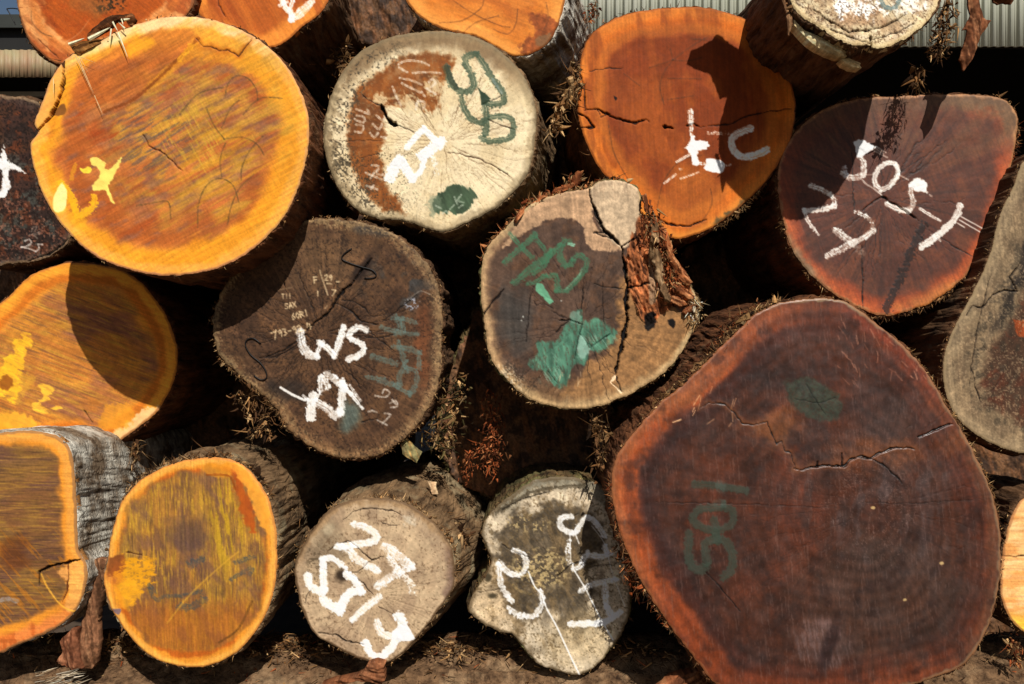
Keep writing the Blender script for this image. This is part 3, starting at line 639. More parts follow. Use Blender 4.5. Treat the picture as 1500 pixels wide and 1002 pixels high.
# 4 ---- dark red log, white 505-1
def paint4(f):
    cx, cy = pc(660, 490, 'f4'); f.pith(cx, cy)
    f.base((116, 62, 42)); f.mix((140, 78, 46), ss(-.2, .5, f.n(22, 1))*.6)
    ry = fbm(np.cos(f.ang)*9, np.sin(f.ang)*9, 44, 4)
    f.mix((128, 82, 54), ss(-.3, .9, ry+.5*f.n(10, 77))*ss(0.25, .6, f.rho)*ss(290, 200, f.y)*.8); f.mix((70, 40, 30), ss(.0, .8, fbm(np.cos(f.ang)*16+f.r/60, np.sin(f.ang)*16, 45, 4))*.35)
    low = ss(170, 300, f.y+.25*(f.x-1300))
    f.mix((176, 78, 36), ss(30, 12, f.d+7*f.n(20, 4))*low); f.mix((206, 104, 52), ss(20, 4, f.d+5*f.n(16, 5))*low*.8)
    f.mix((150, 66, 32), ss(40, 20, f.d+7*f.n(20, 4))*(1-low)*ss(1240, 1150, f.x)*.8)
    f.mix((176, 84, 40), ss(44, 22, f.d+6*f.n(20, 4))*(1-low)*ss(1400, 1440, f.x)*.9)
    f.mix((146, 116, 82), ss(34, 10, f.d+10*f.n(12, 6))*ss(235, 170, f.y)*ss(1330, 1420, f.x)*.9); f.mix((124, 88, 60), ss(30, 6, f.d+8*f.n(12, 6))*ss(235, 170, f.y)*.6)
    f.mix((184, 132, 88), ss(5, 1, f.d+3*f.n(9, 7))*.8); f.mix((150, 122, 92), ss(14, 3, f.d+5*f.n(9, 7))*ss(1230, 1180, f.x)*ss(330, 380, f.y)*.9)
    f.mix((206, 128, 64), ss(26, 4, f.d)*f.ell(1360, 430, 50, 30, .4, .3)*.8)
    f.saw(70, 2.2, .07, 9, 20); f.rays(60, .05); f.grain(.08)
    f.stroke('p', [(1298, 455), (1322, 400), (1352, 330)], 11, (44, 24, 18), rag=.5, mx=.75, bristle=.3); f.crack('p', [(1262, 360), (1264, 450)], 1.8, 4)
    f.checks(60, cx, cy, 8, 150, .8, 3, (34, 18, 14), 33, .7)
    f.crack('f4', [(520, 590), (590, 530), (660, 490), (760, 545), (860, 620), (930, 670)], 11, 8); f.crack('f4', [(445, 150), (445, 360), (455, 600)], 6, 4); f.crack('f4', [(1060, 770), (1200, 860), (1320, 930)], 6, 4); f.crack('f4', [(660, 490), (760, 330), (980, 190)], 4, 2)
    W = (240, 237, 228)
    f.stroke('f4', [(140, 412), (200, 432), (280, 472)], 44, W, dry=.2); f.stroke('f4', [(275, 470), (312, 520), (290, 565)], 34, W, dry=.45, rag=.3); f.stroke('f4', [(315, 562), (200, 585), (95, 592)], 46, W, bristle=.2); f.stroke('f4', [(95, 592), (108, 650), (150, 715), (200, 768)], 38, W, rag=.25, taper=.6)
    f.fill('f4', [(446, 90), (490, 70), (560, 92), (625, 125), (590, 150), (535, 172), (515, 212), (478, 200), (468, 150)], (226, 226, 226), 1, 1.5, smooth=False)
    for p in ([(575, 140), (698, 204)], [(615, 122), (690, 168)], [(600, 132), (670, 175)]): f.stroke('f4', p, 11, W, rag=.1)
    f.stroke('f4', [(495, 195), (528, 255), (520, 335)], 50, W, dry=.3); f.stroke('f4', [(370, 320), (410, 345), (470, 348), (525, 330)], 50, W, dry=.3); f.stroke('f4', [(385, 280), (395, 330)], 44, (220, 220, 222), dry=.4)
    f.stroke('f4', [(655, 440), (612, 400), (608, 340), (645, 275), (700, 245), (752, 250), (775, 300), (758, 360), (715, 415), (650, 442)], 42, W, bristle=.3); f.stroke('f4', [(760, 260), (782, 310), (770, 360)], 26, W)
    f.stroke('f4', [(512, 362), (545, 400), (590, 425), (660, 483)], 12, W, rag=.1); f.stroke('f4', [(530, 330), (590, 330)], 6, W); f.stroke('f4', [(778, 328), (852, 366)], 10, W, rag=.1)
    f.fill('f4', [(860, 420), (865, 385), (905, 358), (960, 365), (992, 408), (970, 455), (905, 450), (880, 430)], W, 1, 1.8); f.stroke('f4', [(960, 430), (1025, 490)], 26, W, dry=.7, taper=.8); f.stroke('f4', [(880, 410), (868, 460), (888, 530), (862, 592)], 46, W, dry=.3); f.stroke('f4', [(700, 545), (770, 580), (855, 598)], 46, W, bristle=.3)
    f.stroke('f4', [(938, 578), (1005, 622), (1085, 668)], 28, W, taper=.3); f.stroke('f4', [(1228, 560), (1212, 620), (1150, 700), (1060, 780), (950, 858)], 58, W, bristle=.15); f.stroke('f4', [(1020, 770), (1090, 815)], 14, W, dry=.5)
    for p in ([(1238, 636), (1458, 757)], [(1228, 662), (1425, 776)], [(1212, 684), (1265, 716)]): f.stroke('f4', p, 9, W, rag=.05, bristle=0)
    f.stroke('f4', [(465, 605), (550, 640), (592, 690), (585, 735)], 34, W, dry=.55, rag=.3); f.stroke('f4', [(602, 735), (555, 770), (490, 812)], 50, W, dry=.15)
    f.stroke('f4', [(325, 738), (390, 790), (450, 840)], 60, W, dry=.25); f.stroke('f4', [(450, 840), (520, 915)], 44, (170, 150, 136), dry=.6, mx=.6); f.stroke('f4', [(265, 925), (350, 880), (460, 825)], 56, W, dry=.35)
log('dark_505', 'dark red-brown log end with 505-1 brushed in white, right of the orange log',
    [(1325,141),(1383,138),(1435,139),(1474,147),(1491,170),(1489,200),(1483,235),(1471,292),(1447,352),(1411,407),(1368,441),(1318,459),(1287,461),(1244,444),(1198,412),(1163,369),(1148,326),(1140,273),(1146,225),(1172,187),(1212,158),(1264,144)],
    3.3, paint4, 'bark_red', lip=3, amp=.9, rough=1.4)

# 5 ---- pale split log, top right
def paint5(f):
    f.base((208, 188, 150)); f.mix((166, 128, 92), ss(-.1, .5, f.n(16, 1))*.55); f.mix((226, 212, 184), ss(.0, .5, f.n(9, 2, 20, 2))*.5)
    f.mix((168, 116, 78), f.ell(1262, 18, 40, 16, .5, .5)*.55)
    f.mix((250, 248, 242), f.ell(*pc(500, 30, 'g3'), 11, 16, .4, .6, 5, 3)); f.mix((250, 248, 242), f.ell(*pc(620, 50, 'g3'), 26, 12, .4, .9, 5, 4)*.85); f.mix((250, 248, 242), f.ell(*pc(880, 30, 'g3'), 18, 10, .5, .9, 6, 5)*.7)
    f.specks((120, 88, 58), 2.0, .3, .2, .7, 6); f.specks((96, 70, 50), 2.2, .2, .2, .7, 7, ss(22, 6, f.d)*ss(1240, 1190, f.x))
    f.grain(.1); f.rays(60, .06); f.rim((222, 198, 148), 6, 2, 3, mx=.6)
    f.checks(50, 1270, -40, 20, 140, .8, 3, (90, 60, 38), 35, .6)
    k = (40, 24, 14)
    f.crack('g3', [(340, 50), (400, 95), (450, 125), (540, 175), (640, 165), (730, 145), (850, 80)], 8, 9, k); f.crack('g3', [(430, 160), (520, 190), (570, 215), (650, 240)], 7, 8, k); f.crack('g3', [(670, 215), (800, 180), (900, 130)], 6, 6, k); f.crack('g3', [(655, 200), (660, 265)], 11, 18, k)
    f.stroke('g3', [(715, 0), (735, 40), (775, 45), (810, 20), (812, -20)], 26, (108, 132, 130), dry=.3, rag=.3)
log('pale_split', 'pale weathered log end with a split slab along its lower edge, at the top right',
    [(1157,-5),(1168,18),(1190,34),(1215,50),(1240,62),(1260,66),(1272,65),(1290,71),(1316,61),(1340,47),(1358,30),(1372,10),(1382,-22),(1382,-60),(1360,-105),(1310,-135),(1250,-140),(1195,-115),(1160,-70),(1150,-35)],
    2.87, paint5, 'bark_dark', n=(0, .22), lip=3.5, amp=1.1, rough=1.6, lipback=.004)

# 6 ---- orange log, top centre
def paint6(f):
    f.base((240, 160, 76)); f.mix((226, 132, 50), ss(10, 26, f.d+6*f.n(25, 1))); f.mix((206, 112, 42), ss(34, 52, f.d+8*f.n(30, 2))*.8); f.mix((236, 150, 66), ss(0, .5, f.n(22, 3, 30, 2))*.4)
    f.fill('c2', [(1170, 100), (1180, 180), (1100, 235), (1000, 235), (1000, 190), (1060, 140), (1040, 60)], (172, 88, 42), 3, 5, mx=.9, var=.2); f.fill('c2', [(1060, 170), (1120, 150), (1150, 180), (1100, 215)], (150, 118, 84), 2, 3, mx=.7)
    f.saw(20, 2.2, .04, 6); f.grain(.05); f.rim((150, 86, 44), 2.2, 1, 1.5, mx=.6)
    for p in ([(640, 100), (740, 90), (820, 40), (835, 0)], [(740, 150), (800, 100), (900, 70)], [(700, 0), (790, 60), (900, 110), (950, 120)], [(880, 130), (940, 150), (975, 110), (985, 40)], [(1110, 10), (1120, 80), (1100, 130)]): f.stroke('c2', p, 4.5, (110, 62, 26), rag=.3, mx=.6, dry=.2)
log('orange_top', 'bright orange log end with thin dark arcs, above the cream log',
    [(594,-8),(604,12),(618,26),(647,42),(697,53),(728,70),(757,82),(788,74),(806,58),(819,32),(828,-5),(826,-60),(790,-110),(720,-135),(650,-120),(606,-75)],
    3.3, paint6, 'bark_grey', axis=(.2, 0), lip=3, amp=1)

# 7 ---- orange log top left with a white mark
def paint7(f):
    f.base((238, 146, 60)); f.mix((206, 106, 40), ss(16, 30, f.d+5*f.n(24, 1))); f.mix((190, 88, 34), ss(-.1, .5, f.n(16, 2, 70, 4))*.6); f.mix((226, 130, 52), ss(0, .5, f.n(20, 3, 60, 3))*.4)
    f.saw(60, 2.2, .05); f.grain(.05); f.rim((190, 110, 60), 2.2, 1, 1.2, mx=.6)
    f.crack('g2', [(490, -40), (500, 30), (535, 90)], 6, 4, (110, 50, 20))
    f.stroke('g2', [(830, -10), (850, 35), (880, 70), (885, 105)], 34, (255, 252, 246), rag=.2, bristle=.1); f.stroke('g2', [(870, 60), (890, 0), (900, -30)], 26, WHT); f.stroke('g2', [(880, 100), (930, 60), (975, 20), (1000, -20)], 40, (255, 252, 246), rag=.2, dry=.2); f.stroke('g2', [(885, 105), (940, 80), (990, 20)], 16, WHT, dry=.4); f.stroke('g2', [(820, 30), (860, 10)], 20, WHT)
log('orange_top_white', 'orange log end with a small white brush mark, behind the large yellow log',
    [(483,-10),(468,20),(444,37),(424,56),(403,68),(372,72),(332,60),(302,34),(284,4),(282,-50),(318,-95),(380,-112),(440,-95),(478,-52)],
    3.16, paint7, 'bark_dark', lip=3, amp=1)

# 8 ---- brownish-orange log, top left corner
def paint8(f):
    f.base((232, 160, 96)); f.mix((204, 98, 34), ss(32, 42, f.d+6*f.n(20, 1))); f.mix((178, 76, 28), ss(-.1, .5, f.n(20, 2, 40, 2))*.7); f.mix((214, 122, 54), ss(14, 22, f.d)*ss(34, 26, f.d+4*f.n(12, 3))*.6)
    f.mix((196, 110, 60), ss(.1, .5, f.n(14, 4))*ss(30, 20, f.d)*.35); f.mix((206, 88, 28), ss(.0, .5, f.n(9, 5))*ss(34, 46, f.d)*.4)
    f.specks((30, 26, 16), 3.0, -.1, .3, .92, 6, f.ell(158, 6, 22, 12, .5, .4)); f.mix((170, 120, 66), f.ell(140, 8, 30, 14, .5, .5)*.5)
    f.saw(40, 2.2, .06); f.grain(.07); f.rim((150, 100, 66), 2.5, 1.2, 2, mx=.7)
    f.stroke('g1', [(330, 120), (335, 220), (380, 290), (450, 350), (540, 380)], 10, (120, 84, 52), mx=.8, dry=.2)
    f.crack('g1', [(400, 410), (480, 480), (540, 540), (615, 612)], 8, 5, (110, 58, 28)); f.crack('g1', [(200, 80), (400, 60), (560, 50)], 5, 2, (160, 70, 30)); f.stroke('g1', [(930, 210), (870, 300), (800, 370), (700, 435)], 7, (226, 170, 130), mx=.6)
log('brown_corner', 'orange-brown log end with a rotten hollow, in the top left corner beside the sky',
    [(22,-20),(26,10),(31,33),(42,58),(60,78),(84,93),(130,100),(180,88),(232,60),(270,25),(285,-5),(290,-60),(250,-120),(170,-150),(90,-130),(40,-80)],
    3.12, paint8, 'bark_red', lip=3, amp=.8)

# 9 ---- dark weathered log at left edge
def paint9(f):
    f.base((84, 56, 46)); f.mix((106, 66, 44), ss(-.2, .4, f.n(18, 1))*.7); f.mix((62, 46, 40), ss(0, .5, f.n(24, 2))*.7)
    f.mix((96, 106, 98), ss(.08, .5, f.n(11, 3))*ss(180, 250, f.y)*.6); f.mix((128, 66, 38), ss(.15, .5, f.n(13, 4))*.7); f.mix((112, 96, 84), ss(16, 4, f.d+6*f.n(9, 5))*.5)
    f.specks((168, 110, 86), 3.6, .42, .1, .6, 6, ss(260, 300, f.y)); f.specks((40, 28, 22), 2.4, .25, .2, .6, 7)
    f.rim((150, 122, 92), 3.5, 1.2, 2, mx=.8); f.grain(.12); f.saw(80, 2.5, .08)
    f.crack('p', [(40, 383), (62, 376), (82, 366), (100, 350)], 2.5, 6); f.checks(20, 0, 260, 10, 100, .8, 3, (40, 24, 16), 36, .6)
    f.fill('g7', [(22, 66), (38, 130), (52, 172), (80, 198), (150, 225), (182, 266), (120, 245), (70, 235), (62, 300), (78, 370), (50, 430), (5, 455), (-20, 430), (15, 380), (20, 320), (12, 250), (-40, 205), (-40, 170), (5, 150)], WHT, 1, 2.2, sc=2.5, ang=70, st=1.5, smooth=False, thin=.15)
    w = (216, 206, 196)
    f.stroke('g7', [(185, 765), (215, 755), (232, 775), (210, 800), (155, 812)], 11, w, curve=True); f.stroke('g7', [(160, 812), (210, 822), (262, 842)], 10, w); f.stroke('g7', [(312, 792), (278, 792), (290, 822), (262, 845)], 9, w)
    for p in ([(230, 700), (240, 668), (272, 662), (250, 700)], [(215, 722), (255, 712), (290, 700)], [(272, 745), (250, 725), (290, 715)]): f.stroke('g7', p, 8, (186, 172, 160), dry=.3, mx=.8)
log('dark_left', 'dark weathered log end with a white star-shaped mark, cut off by the left edge',
    [(-60,130),(0,139),(50,147),(88,172),(112,250),(110,320),(99,355),(84,368),(60,380),(20,386),(-60,385),(-120,330),(-135,250),(-110,170)],
    3.5, paint9, 'bark_dark', lip=2, amp=.8, rough=1.5)

# 10 ---- half shaded yellow log
def paint10(f):
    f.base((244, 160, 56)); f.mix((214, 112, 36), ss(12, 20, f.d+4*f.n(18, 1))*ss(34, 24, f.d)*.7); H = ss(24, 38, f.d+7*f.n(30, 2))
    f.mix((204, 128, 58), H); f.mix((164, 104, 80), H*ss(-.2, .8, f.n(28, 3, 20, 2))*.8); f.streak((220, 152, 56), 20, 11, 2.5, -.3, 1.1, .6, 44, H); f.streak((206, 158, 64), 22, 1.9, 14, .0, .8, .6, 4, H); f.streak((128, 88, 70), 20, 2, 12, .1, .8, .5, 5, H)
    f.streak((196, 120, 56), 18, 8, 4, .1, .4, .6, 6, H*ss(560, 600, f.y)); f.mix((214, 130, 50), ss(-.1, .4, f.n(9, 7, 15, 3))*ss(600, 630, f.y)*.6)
    f.rings(11, .03); f.saw(20, 2, .07, 8, 25); f.grain(.05)
    f.fill('d1', [(270, 850), (400, 835), (500, 795), (560, 735), (640, 725), (545, 815), (450, 880), (370, 905)], (244, 196, 138), 2, 4, mx=.9, sc=4); f.fill('d1', [(420, 720), (480, 700), (530, 740), (500, 800), (400, 810)], (238, 160, 50), 3, 5, mx=.7)
    Yp = (252, 194, 52)
    f.fill('d1', [(70, 590), (140, 600), (120, 640), (60, 700)], (226, 170, 62), 3, 6, mx=.6, thin=.4); f.fill('d1', [(0, 570), (40, 500), (90, 440), (120, 455), (100, 510), (90, 600), (60, 690), (20, 690), (-40, 650)], Yp, 2.5, 8, mx=.9, ang=20, st=3, thin=.35); f.fill('d1', [(150, 632), (210, 640), (200, 680), (160, 720), (240, 725), (140, 740), (135, 705), (170, 680)], (248, 194, 66), 1.5, 4, mx=.9, ang=20, st=3, thin=.3); f.fill('d1', [(-20, 760), (60, 740), (140, 770), (140, 810), (-20, 812)], (248, 186, 56), 3, 5, mx=.7); f.fill('d1', [(10, 600), (50, 610), (40, 650), (0, 650)], (160, 80, 30), 2, 3, mx=.7)
    f.crack('d1', [(330, 735), (370, 785)], 6, 4, (100, 60, 20)); f.rim((180, 110, 60), 2.2, 1, 1.5, mx=.6)
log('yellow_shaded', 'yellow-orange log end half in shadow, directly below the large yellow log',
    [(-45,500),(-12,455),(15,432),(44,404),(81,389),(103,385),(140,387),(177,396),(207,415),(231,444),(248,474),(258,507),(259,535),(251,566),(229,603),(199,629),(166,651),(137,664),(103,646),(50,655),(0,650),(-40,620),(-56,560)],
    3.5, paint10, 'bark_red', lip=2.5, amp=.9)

# 11 ---- squarish yellow log, bottom left
def paint11(f):
    f.base((240, 164, 74)); f.mix((238, 148, 46), ss(10, 18, f.d+4*f.n(18, 1))*.7); H = ss(18, 28, f.d+5*f.n(24, 2)+8*f.n(60, 97)+.12*(905-f.y)*ss(860, 940, f.y)-8*ss(860, 930, f.y))
    f.mix((150, 102, 62), H); f.mix((124, 86, 76), H*ss(-.1, .6, f.n(14, 3, 0, 4))*.6); f.mix((168, 126, 62), H*ss(-.2, .6, f.n(24, 44, 0, 2))*.5); f.streak((192, 144, 60), 2, 1.7, 16, .0, .8, .6, 4, H); f.streak((92, 66, 50), 0, 1.8, 16, .1, .8, .45, 5, H); f.streak((200, 126, 44), 48, 3, 14, .2, .3, .7, 6, H*ss(760, 800, f.y))
    f.mix((120, 60, 30), H*f.ell(20, 810, 22, 22, .5, .4)*.5); lo = ss(26, 12, f.d+5*f.n(14, 7))*ss(870, 920, f.y); f.mix((236, 138, 70), lo); f.mix((204, 96, 38), lo*ss(0, .5, f.n(8, 8, 80, 3))*.6)
    f.fill('e1', [(215, 590), (290, 560), (312, 620), (285, 720), (230, 730), (250, 650)], (244, 172, 92), 2, 3, mx=.8)
    f.saw(2, 2, .07, 9, 25); f.grain(.05); f.rim((170, 122, 78), 3, 1.2, 1.5, mx=.8)
    f.crack('e1', [(142, 645), (143, 592), (190, 572), (240, 560), (290, 546)], 9, 12, (40, 22, 10)); f.crack('e1', [(245, 560), (250, 610), (245, 660), (228, 705)], 6, 5, (120, 60, 24)); f.stroke('e1', [(150, 600), (180, 660), (230, 720), (288, 742)], 6, (255, 190, 70), mx=.8)
    f.stroke('e1', [(-10, 700), (30, 692), (60, 700)], 16, (170, 166, 170), mx=.7, dry=.4)
log('square_yellow', 'squarish yellow-brown log end with a cracked bulge, at the bottom left corner',
    [(-60,640),(0,634),(40,631),(72,635),(95,648),(105,672),(109,704),(111,740),(112,776),(114,806),(124,824),(127,845),(122,869),(108,897),(80,921),(44,938),(16,949),(0,957),(-60,962),(-120,900),(-130,780),(-110,680)],
    3.1, paint11, 'bark_grey', axis=(0, -.05), lip=1.5, amp=.65, taper=.12)

# 12 ---- oval yellow log bottom
def paint12(f):
    f.base((242, 172, 78)); f.mix((232, 146, 48), ss(6, 12, f.d+3*f.n(18, 1))*.8); f.mix((206, 100, 34), ss(12, 18, f.d+4*f.n(16, 2))*ss(30, 22, f.d)*.8); H = ss(14, 25, f.d+6*f.n(24, 3)+7*f.n(60, 97))
    f.mix((182, 126, 58), H); f.mix((140, 98, 68), H*ss(-.1, .4, f.n(16, 4, 85, 2))*.7); f.mix((176, 132, 62), H*ss(-.2, .6, f.n(24, 45, 85, 2))*.6); f.streak((210, 162, 54), 87, 1.6, 9, -.2, 1.0, .7, 5, H); f.streak((112, 82, 62), 92, 1.8, 14, .1, .8, .5, 6, H); f.mix((132, 92, 78), H*ss(.1, .7, f.n(18, 46, 60, 2))*.6)
    f.mix((112, 84, 78), f.ell(*pc(690, 475, 'e1'), 34, 28, .6, .4)*.7*H); f.streak((206, 162, 44), 82, 3, 10, -.2, .4, .8, 7, f.ell(*pc(830, 430, 'e1'), 22, 60, .5, .3)); f.mix((196, 110, 40), H*ss(860, 910, f.y+8*f.n(12, 8))*.6)
    f.saw(88, 2, .07, 9, 25); f.grain(.05)
    f.fill('e1', [(850, 200), (900, 300), (935, 400), (925, 450), (890, 400), (860, 300)], (206, 92, 30), 3, 4, mx=.8); f.fill('e1', [(830, 190), (900, 225), (975, 340), (985, 450), (945, 410), (900, 290)], (248, 168, 62), 2, 3, mx=.8); f.fill('e1', [(745, 205), (830, 195), (835, 240), (760, 242)], (234, 150, 42), 2, 3, mx=.7); f.stroke('e1', [(755, 238), (835, 242), (860, 290)], 7, (170, 82, 24), mx=.8)
    f.fill('e1', [(400, 545), (450, 530), (460, 590), (410, 605), (385, 600)], (152, 84, 40), 2, 3, mx=.9); f.fill('e1', [(450, 545), (560, 545), (562, 610), (540, 640), (470, 700), (430, 640), (420, 610)], (240, 166, 34), 2.5, 9, mx=.9, ang=-10, st=2, thin=.55)
    f.fill('e1', [(430, 620), (520, 640), (480, 720), (440, 720)], (244, 170, 44), 3, 5, mx=.7)
    c = (84, 92, 96)
    for p, w in (([(545, 655), (572, 695), (600, 682), (660, 680), (735, 662)], 12), ([(655, 720), (700, 720), (745, 690)], 26), ([(860, 560), (925, 538)], 16), ([(845, 620), (915, 578), (912, 600)], 14), ([(545, 640), (570, 668)], 12), ([(700, 560), (740, 550)], 30)): f.stroke('e1', p, w, c, mx=.65, dry=.5, rag=.4)
    f.stroke('e1', [(920, 700), (870, 800), (800, 850)], 8, (112, 74, 34), mx=.7, dry=.3); f.stroke('e1', [(610, 780), (700, 670), (820, 560), (870, 520)], 6, (226, 170, 60), mx=.6)
    f.crack('e1', [(460, 522), (520, 530)], 5, 4, (90, 40, 16)); f.fill('e1', [(410, 732), (440, 728), (430, 748)], (150, 120, 120), 1, 1.5); f.fill('e1', [(380, 610), (450, 540), (440, 640)], (206, 108, 46), 4, 4, mx=.4)
    f.rim((206, 132, 70), 2, 1, 1.2, mx=.7)
log('oval_yellow', 'oval yellow-brown log end ringed with orange, at the lower left',
    [(225,692),(261,677),(297,671),(333,672),(361,686),(385,716),(399,752),(405,793),(404,841),(396,881),(377,921),(349,953),(317,972),(285,978),(241,971),(209,953),(181,921),(160,885),(151,849),(157,825),(163,785),(176,740),(197,712)],
    3.08, paint12, 'bark_tan', lip=4.0, amp=1.0)

# 13 ---- small beige log with white 27 52-3
def paint13(f):
    cx, cy = pc(500, 540, 'f5'); f.pith(cx, cy); f.base((196, 168, 134)); f.mix((170, 142, 114), ss(-.2, .5, f.n(26, 1))*.6); f.mix((212, 186, 150), ss(0, .5, f.n(14, 2))*.4)
    f.mix((136, 118, 94), f.ell(*pc(200, 260, 'f5'), 26, 34, .6, .5)*.6); f.specks((96, 80, 58), 2.4, .2, .2, .6, 3, f.ell(*pc(140, 360, 'f5'), 14, 24, .5, .5)); f.mix((140, 112, 96), ss(16, 4, f.d)*ss(640, 655, f.x+.1*f.n(20, 4)*100)*.8); f.specks((120, 92, 66), 2.4, .6, .2, .5, 5)
    f.mix((166, 130, 90), ss(12, 3, f.d+5*f.n(10, 6))*ss(850, 790, f.y)*.6); f.mix((214, 200, 176), f.ell(*pc(710, 85, 'f5'), 9, 7, .5, .8, 4, 7)*.7); f.mix((200, 182, 150), f.ell(*pc(210, 150, 'f5'), 9, 7, .5, .5)*.6)
    f.rings(15, .03); f.rays(90, .05); f.grain(.04); f.checks(70, cx, cy, 12, 118, .7, 2.5, (104, 80, 60), 37, .45, wob=1.5); f.rim((120, 92, 64), 2.5, 1.5, 2, mx=.8)
    f.mix((72, 56, 42), f.ell(*pc(290, 430, 'f5'), 8, 8, .7, .4)*.95); k = (46, 32, 22)
    f.crack('f5', [(310, 395), (400, 460), (490, 545)], 6, 3, k); f.crack('f5', [(215, 280), (260, 240), (330, 218), (400, 265), (480, 332), (560, 312)], 7, 4, k); f.crack('f5', [(320, 400), (390, 412), (440, 365), (480, 335)], 6, 4, k); f.crack('f5', [(150, 780), (250, 790), (330, 835), (430, 852)], 9, 6, k); f.crack('f5', [(300, 90), (360, 40), (460, 15), (580, 30), (660, 55)], 6, 3, k); f.crack('f5', [(530, 100), (580, 122), (645, 122)], 5, 3, k); f.crack('f5', [(120, 510), (90, 540), (70, 600)], 5, 3, k); f.crack('f5', [(520, 620), (600, 660), (640, 720)], 5, 3, k)
    W = (255, 252, 247)
    f.stroke('f5', [(370, 118), (440, 135), (505, 180), (490, 220), (400, 238), (270, 255)], 50, W, bristle=.25, dry=.15); f.stroke('f5', [(290, 255), (340, 280), (400, 340), (510, 395)], 54, W, dry=.3)
    f.stroke('f5', [(560, 250), (640, 310), (715, 372)], 66, W, dry=.45); f.stroke('f5', [(725, 368), (620, 425), (515, 495)], 54, W, dry=.4); f.stroke('f5', [(660, 420), (700, 460), (735, 522)], 50, W, dry=.7, mx=.8, rag=.4); f.stroke('f5', [(590, 330), (640, 400)], 50, W, dry=.5)
    f.stroke('f5', [(85, 435), (100, 490), (145, 520), (185, 525)], 60, W, bristle=.1); f.stroke('f5', [(185, 525), (182, 430), (185, 335)], 50, W, bristle=.1); f.stroke('f5', [(180, 330), (240, 330), (320, 385)], 54, W, bristle=.1, taper=.4)
    f.stroke('f5', [(320, 420), (375, 455), (415, 530)], 56, W, bristle=.1); f.stroke('f5', [(415, 530), (345, 535), (305, 590), (285, 650)], 62, W, bristle=.1); f.stroke('f5', [(285, 640), (225, 615), (190, 580)], 66, W, bristle=.15); f.stroke('f5', [(528, 555), (440, 625), (360, 700)], 46, W, dry=.2)
    f.stroke('f5', [(640, 675), (668, 730), (650, 790)], 66, W, bristle=.05); f.fill('f5', [(640, 740), (690, 720), (745, 818), (690, 835), (600, 820), (600, 780)], W, .9, 1, smooth=False); f.stroke('f5', [(635, 810), (590, 880), (530, 930), (470, 900), (440, 840)], 56, W, bristle=.1); f.stroke('f5', [(510, 715), (530, 770), (580, 800)], 48, W, dry=.15)
log('beige_27', 'small beige-grey log end with 27 and 52-3 daubed in white, at the bottom centre',
    [(431,834),(442,803),(461,773),(484,746),(514,733),(553,730),(591,736),(616,750),(645,776),(662,805),(665,834),(664,860),(646,888),(625,917),(602,944),(577,966),(556,971),(526,965),(492,948),(461,929),(446,902),(436,868)],
    3.15, paint13, 'bark_tan', axis=(.16, .02), lip=2.5, amp=1.0, bulge=.22)

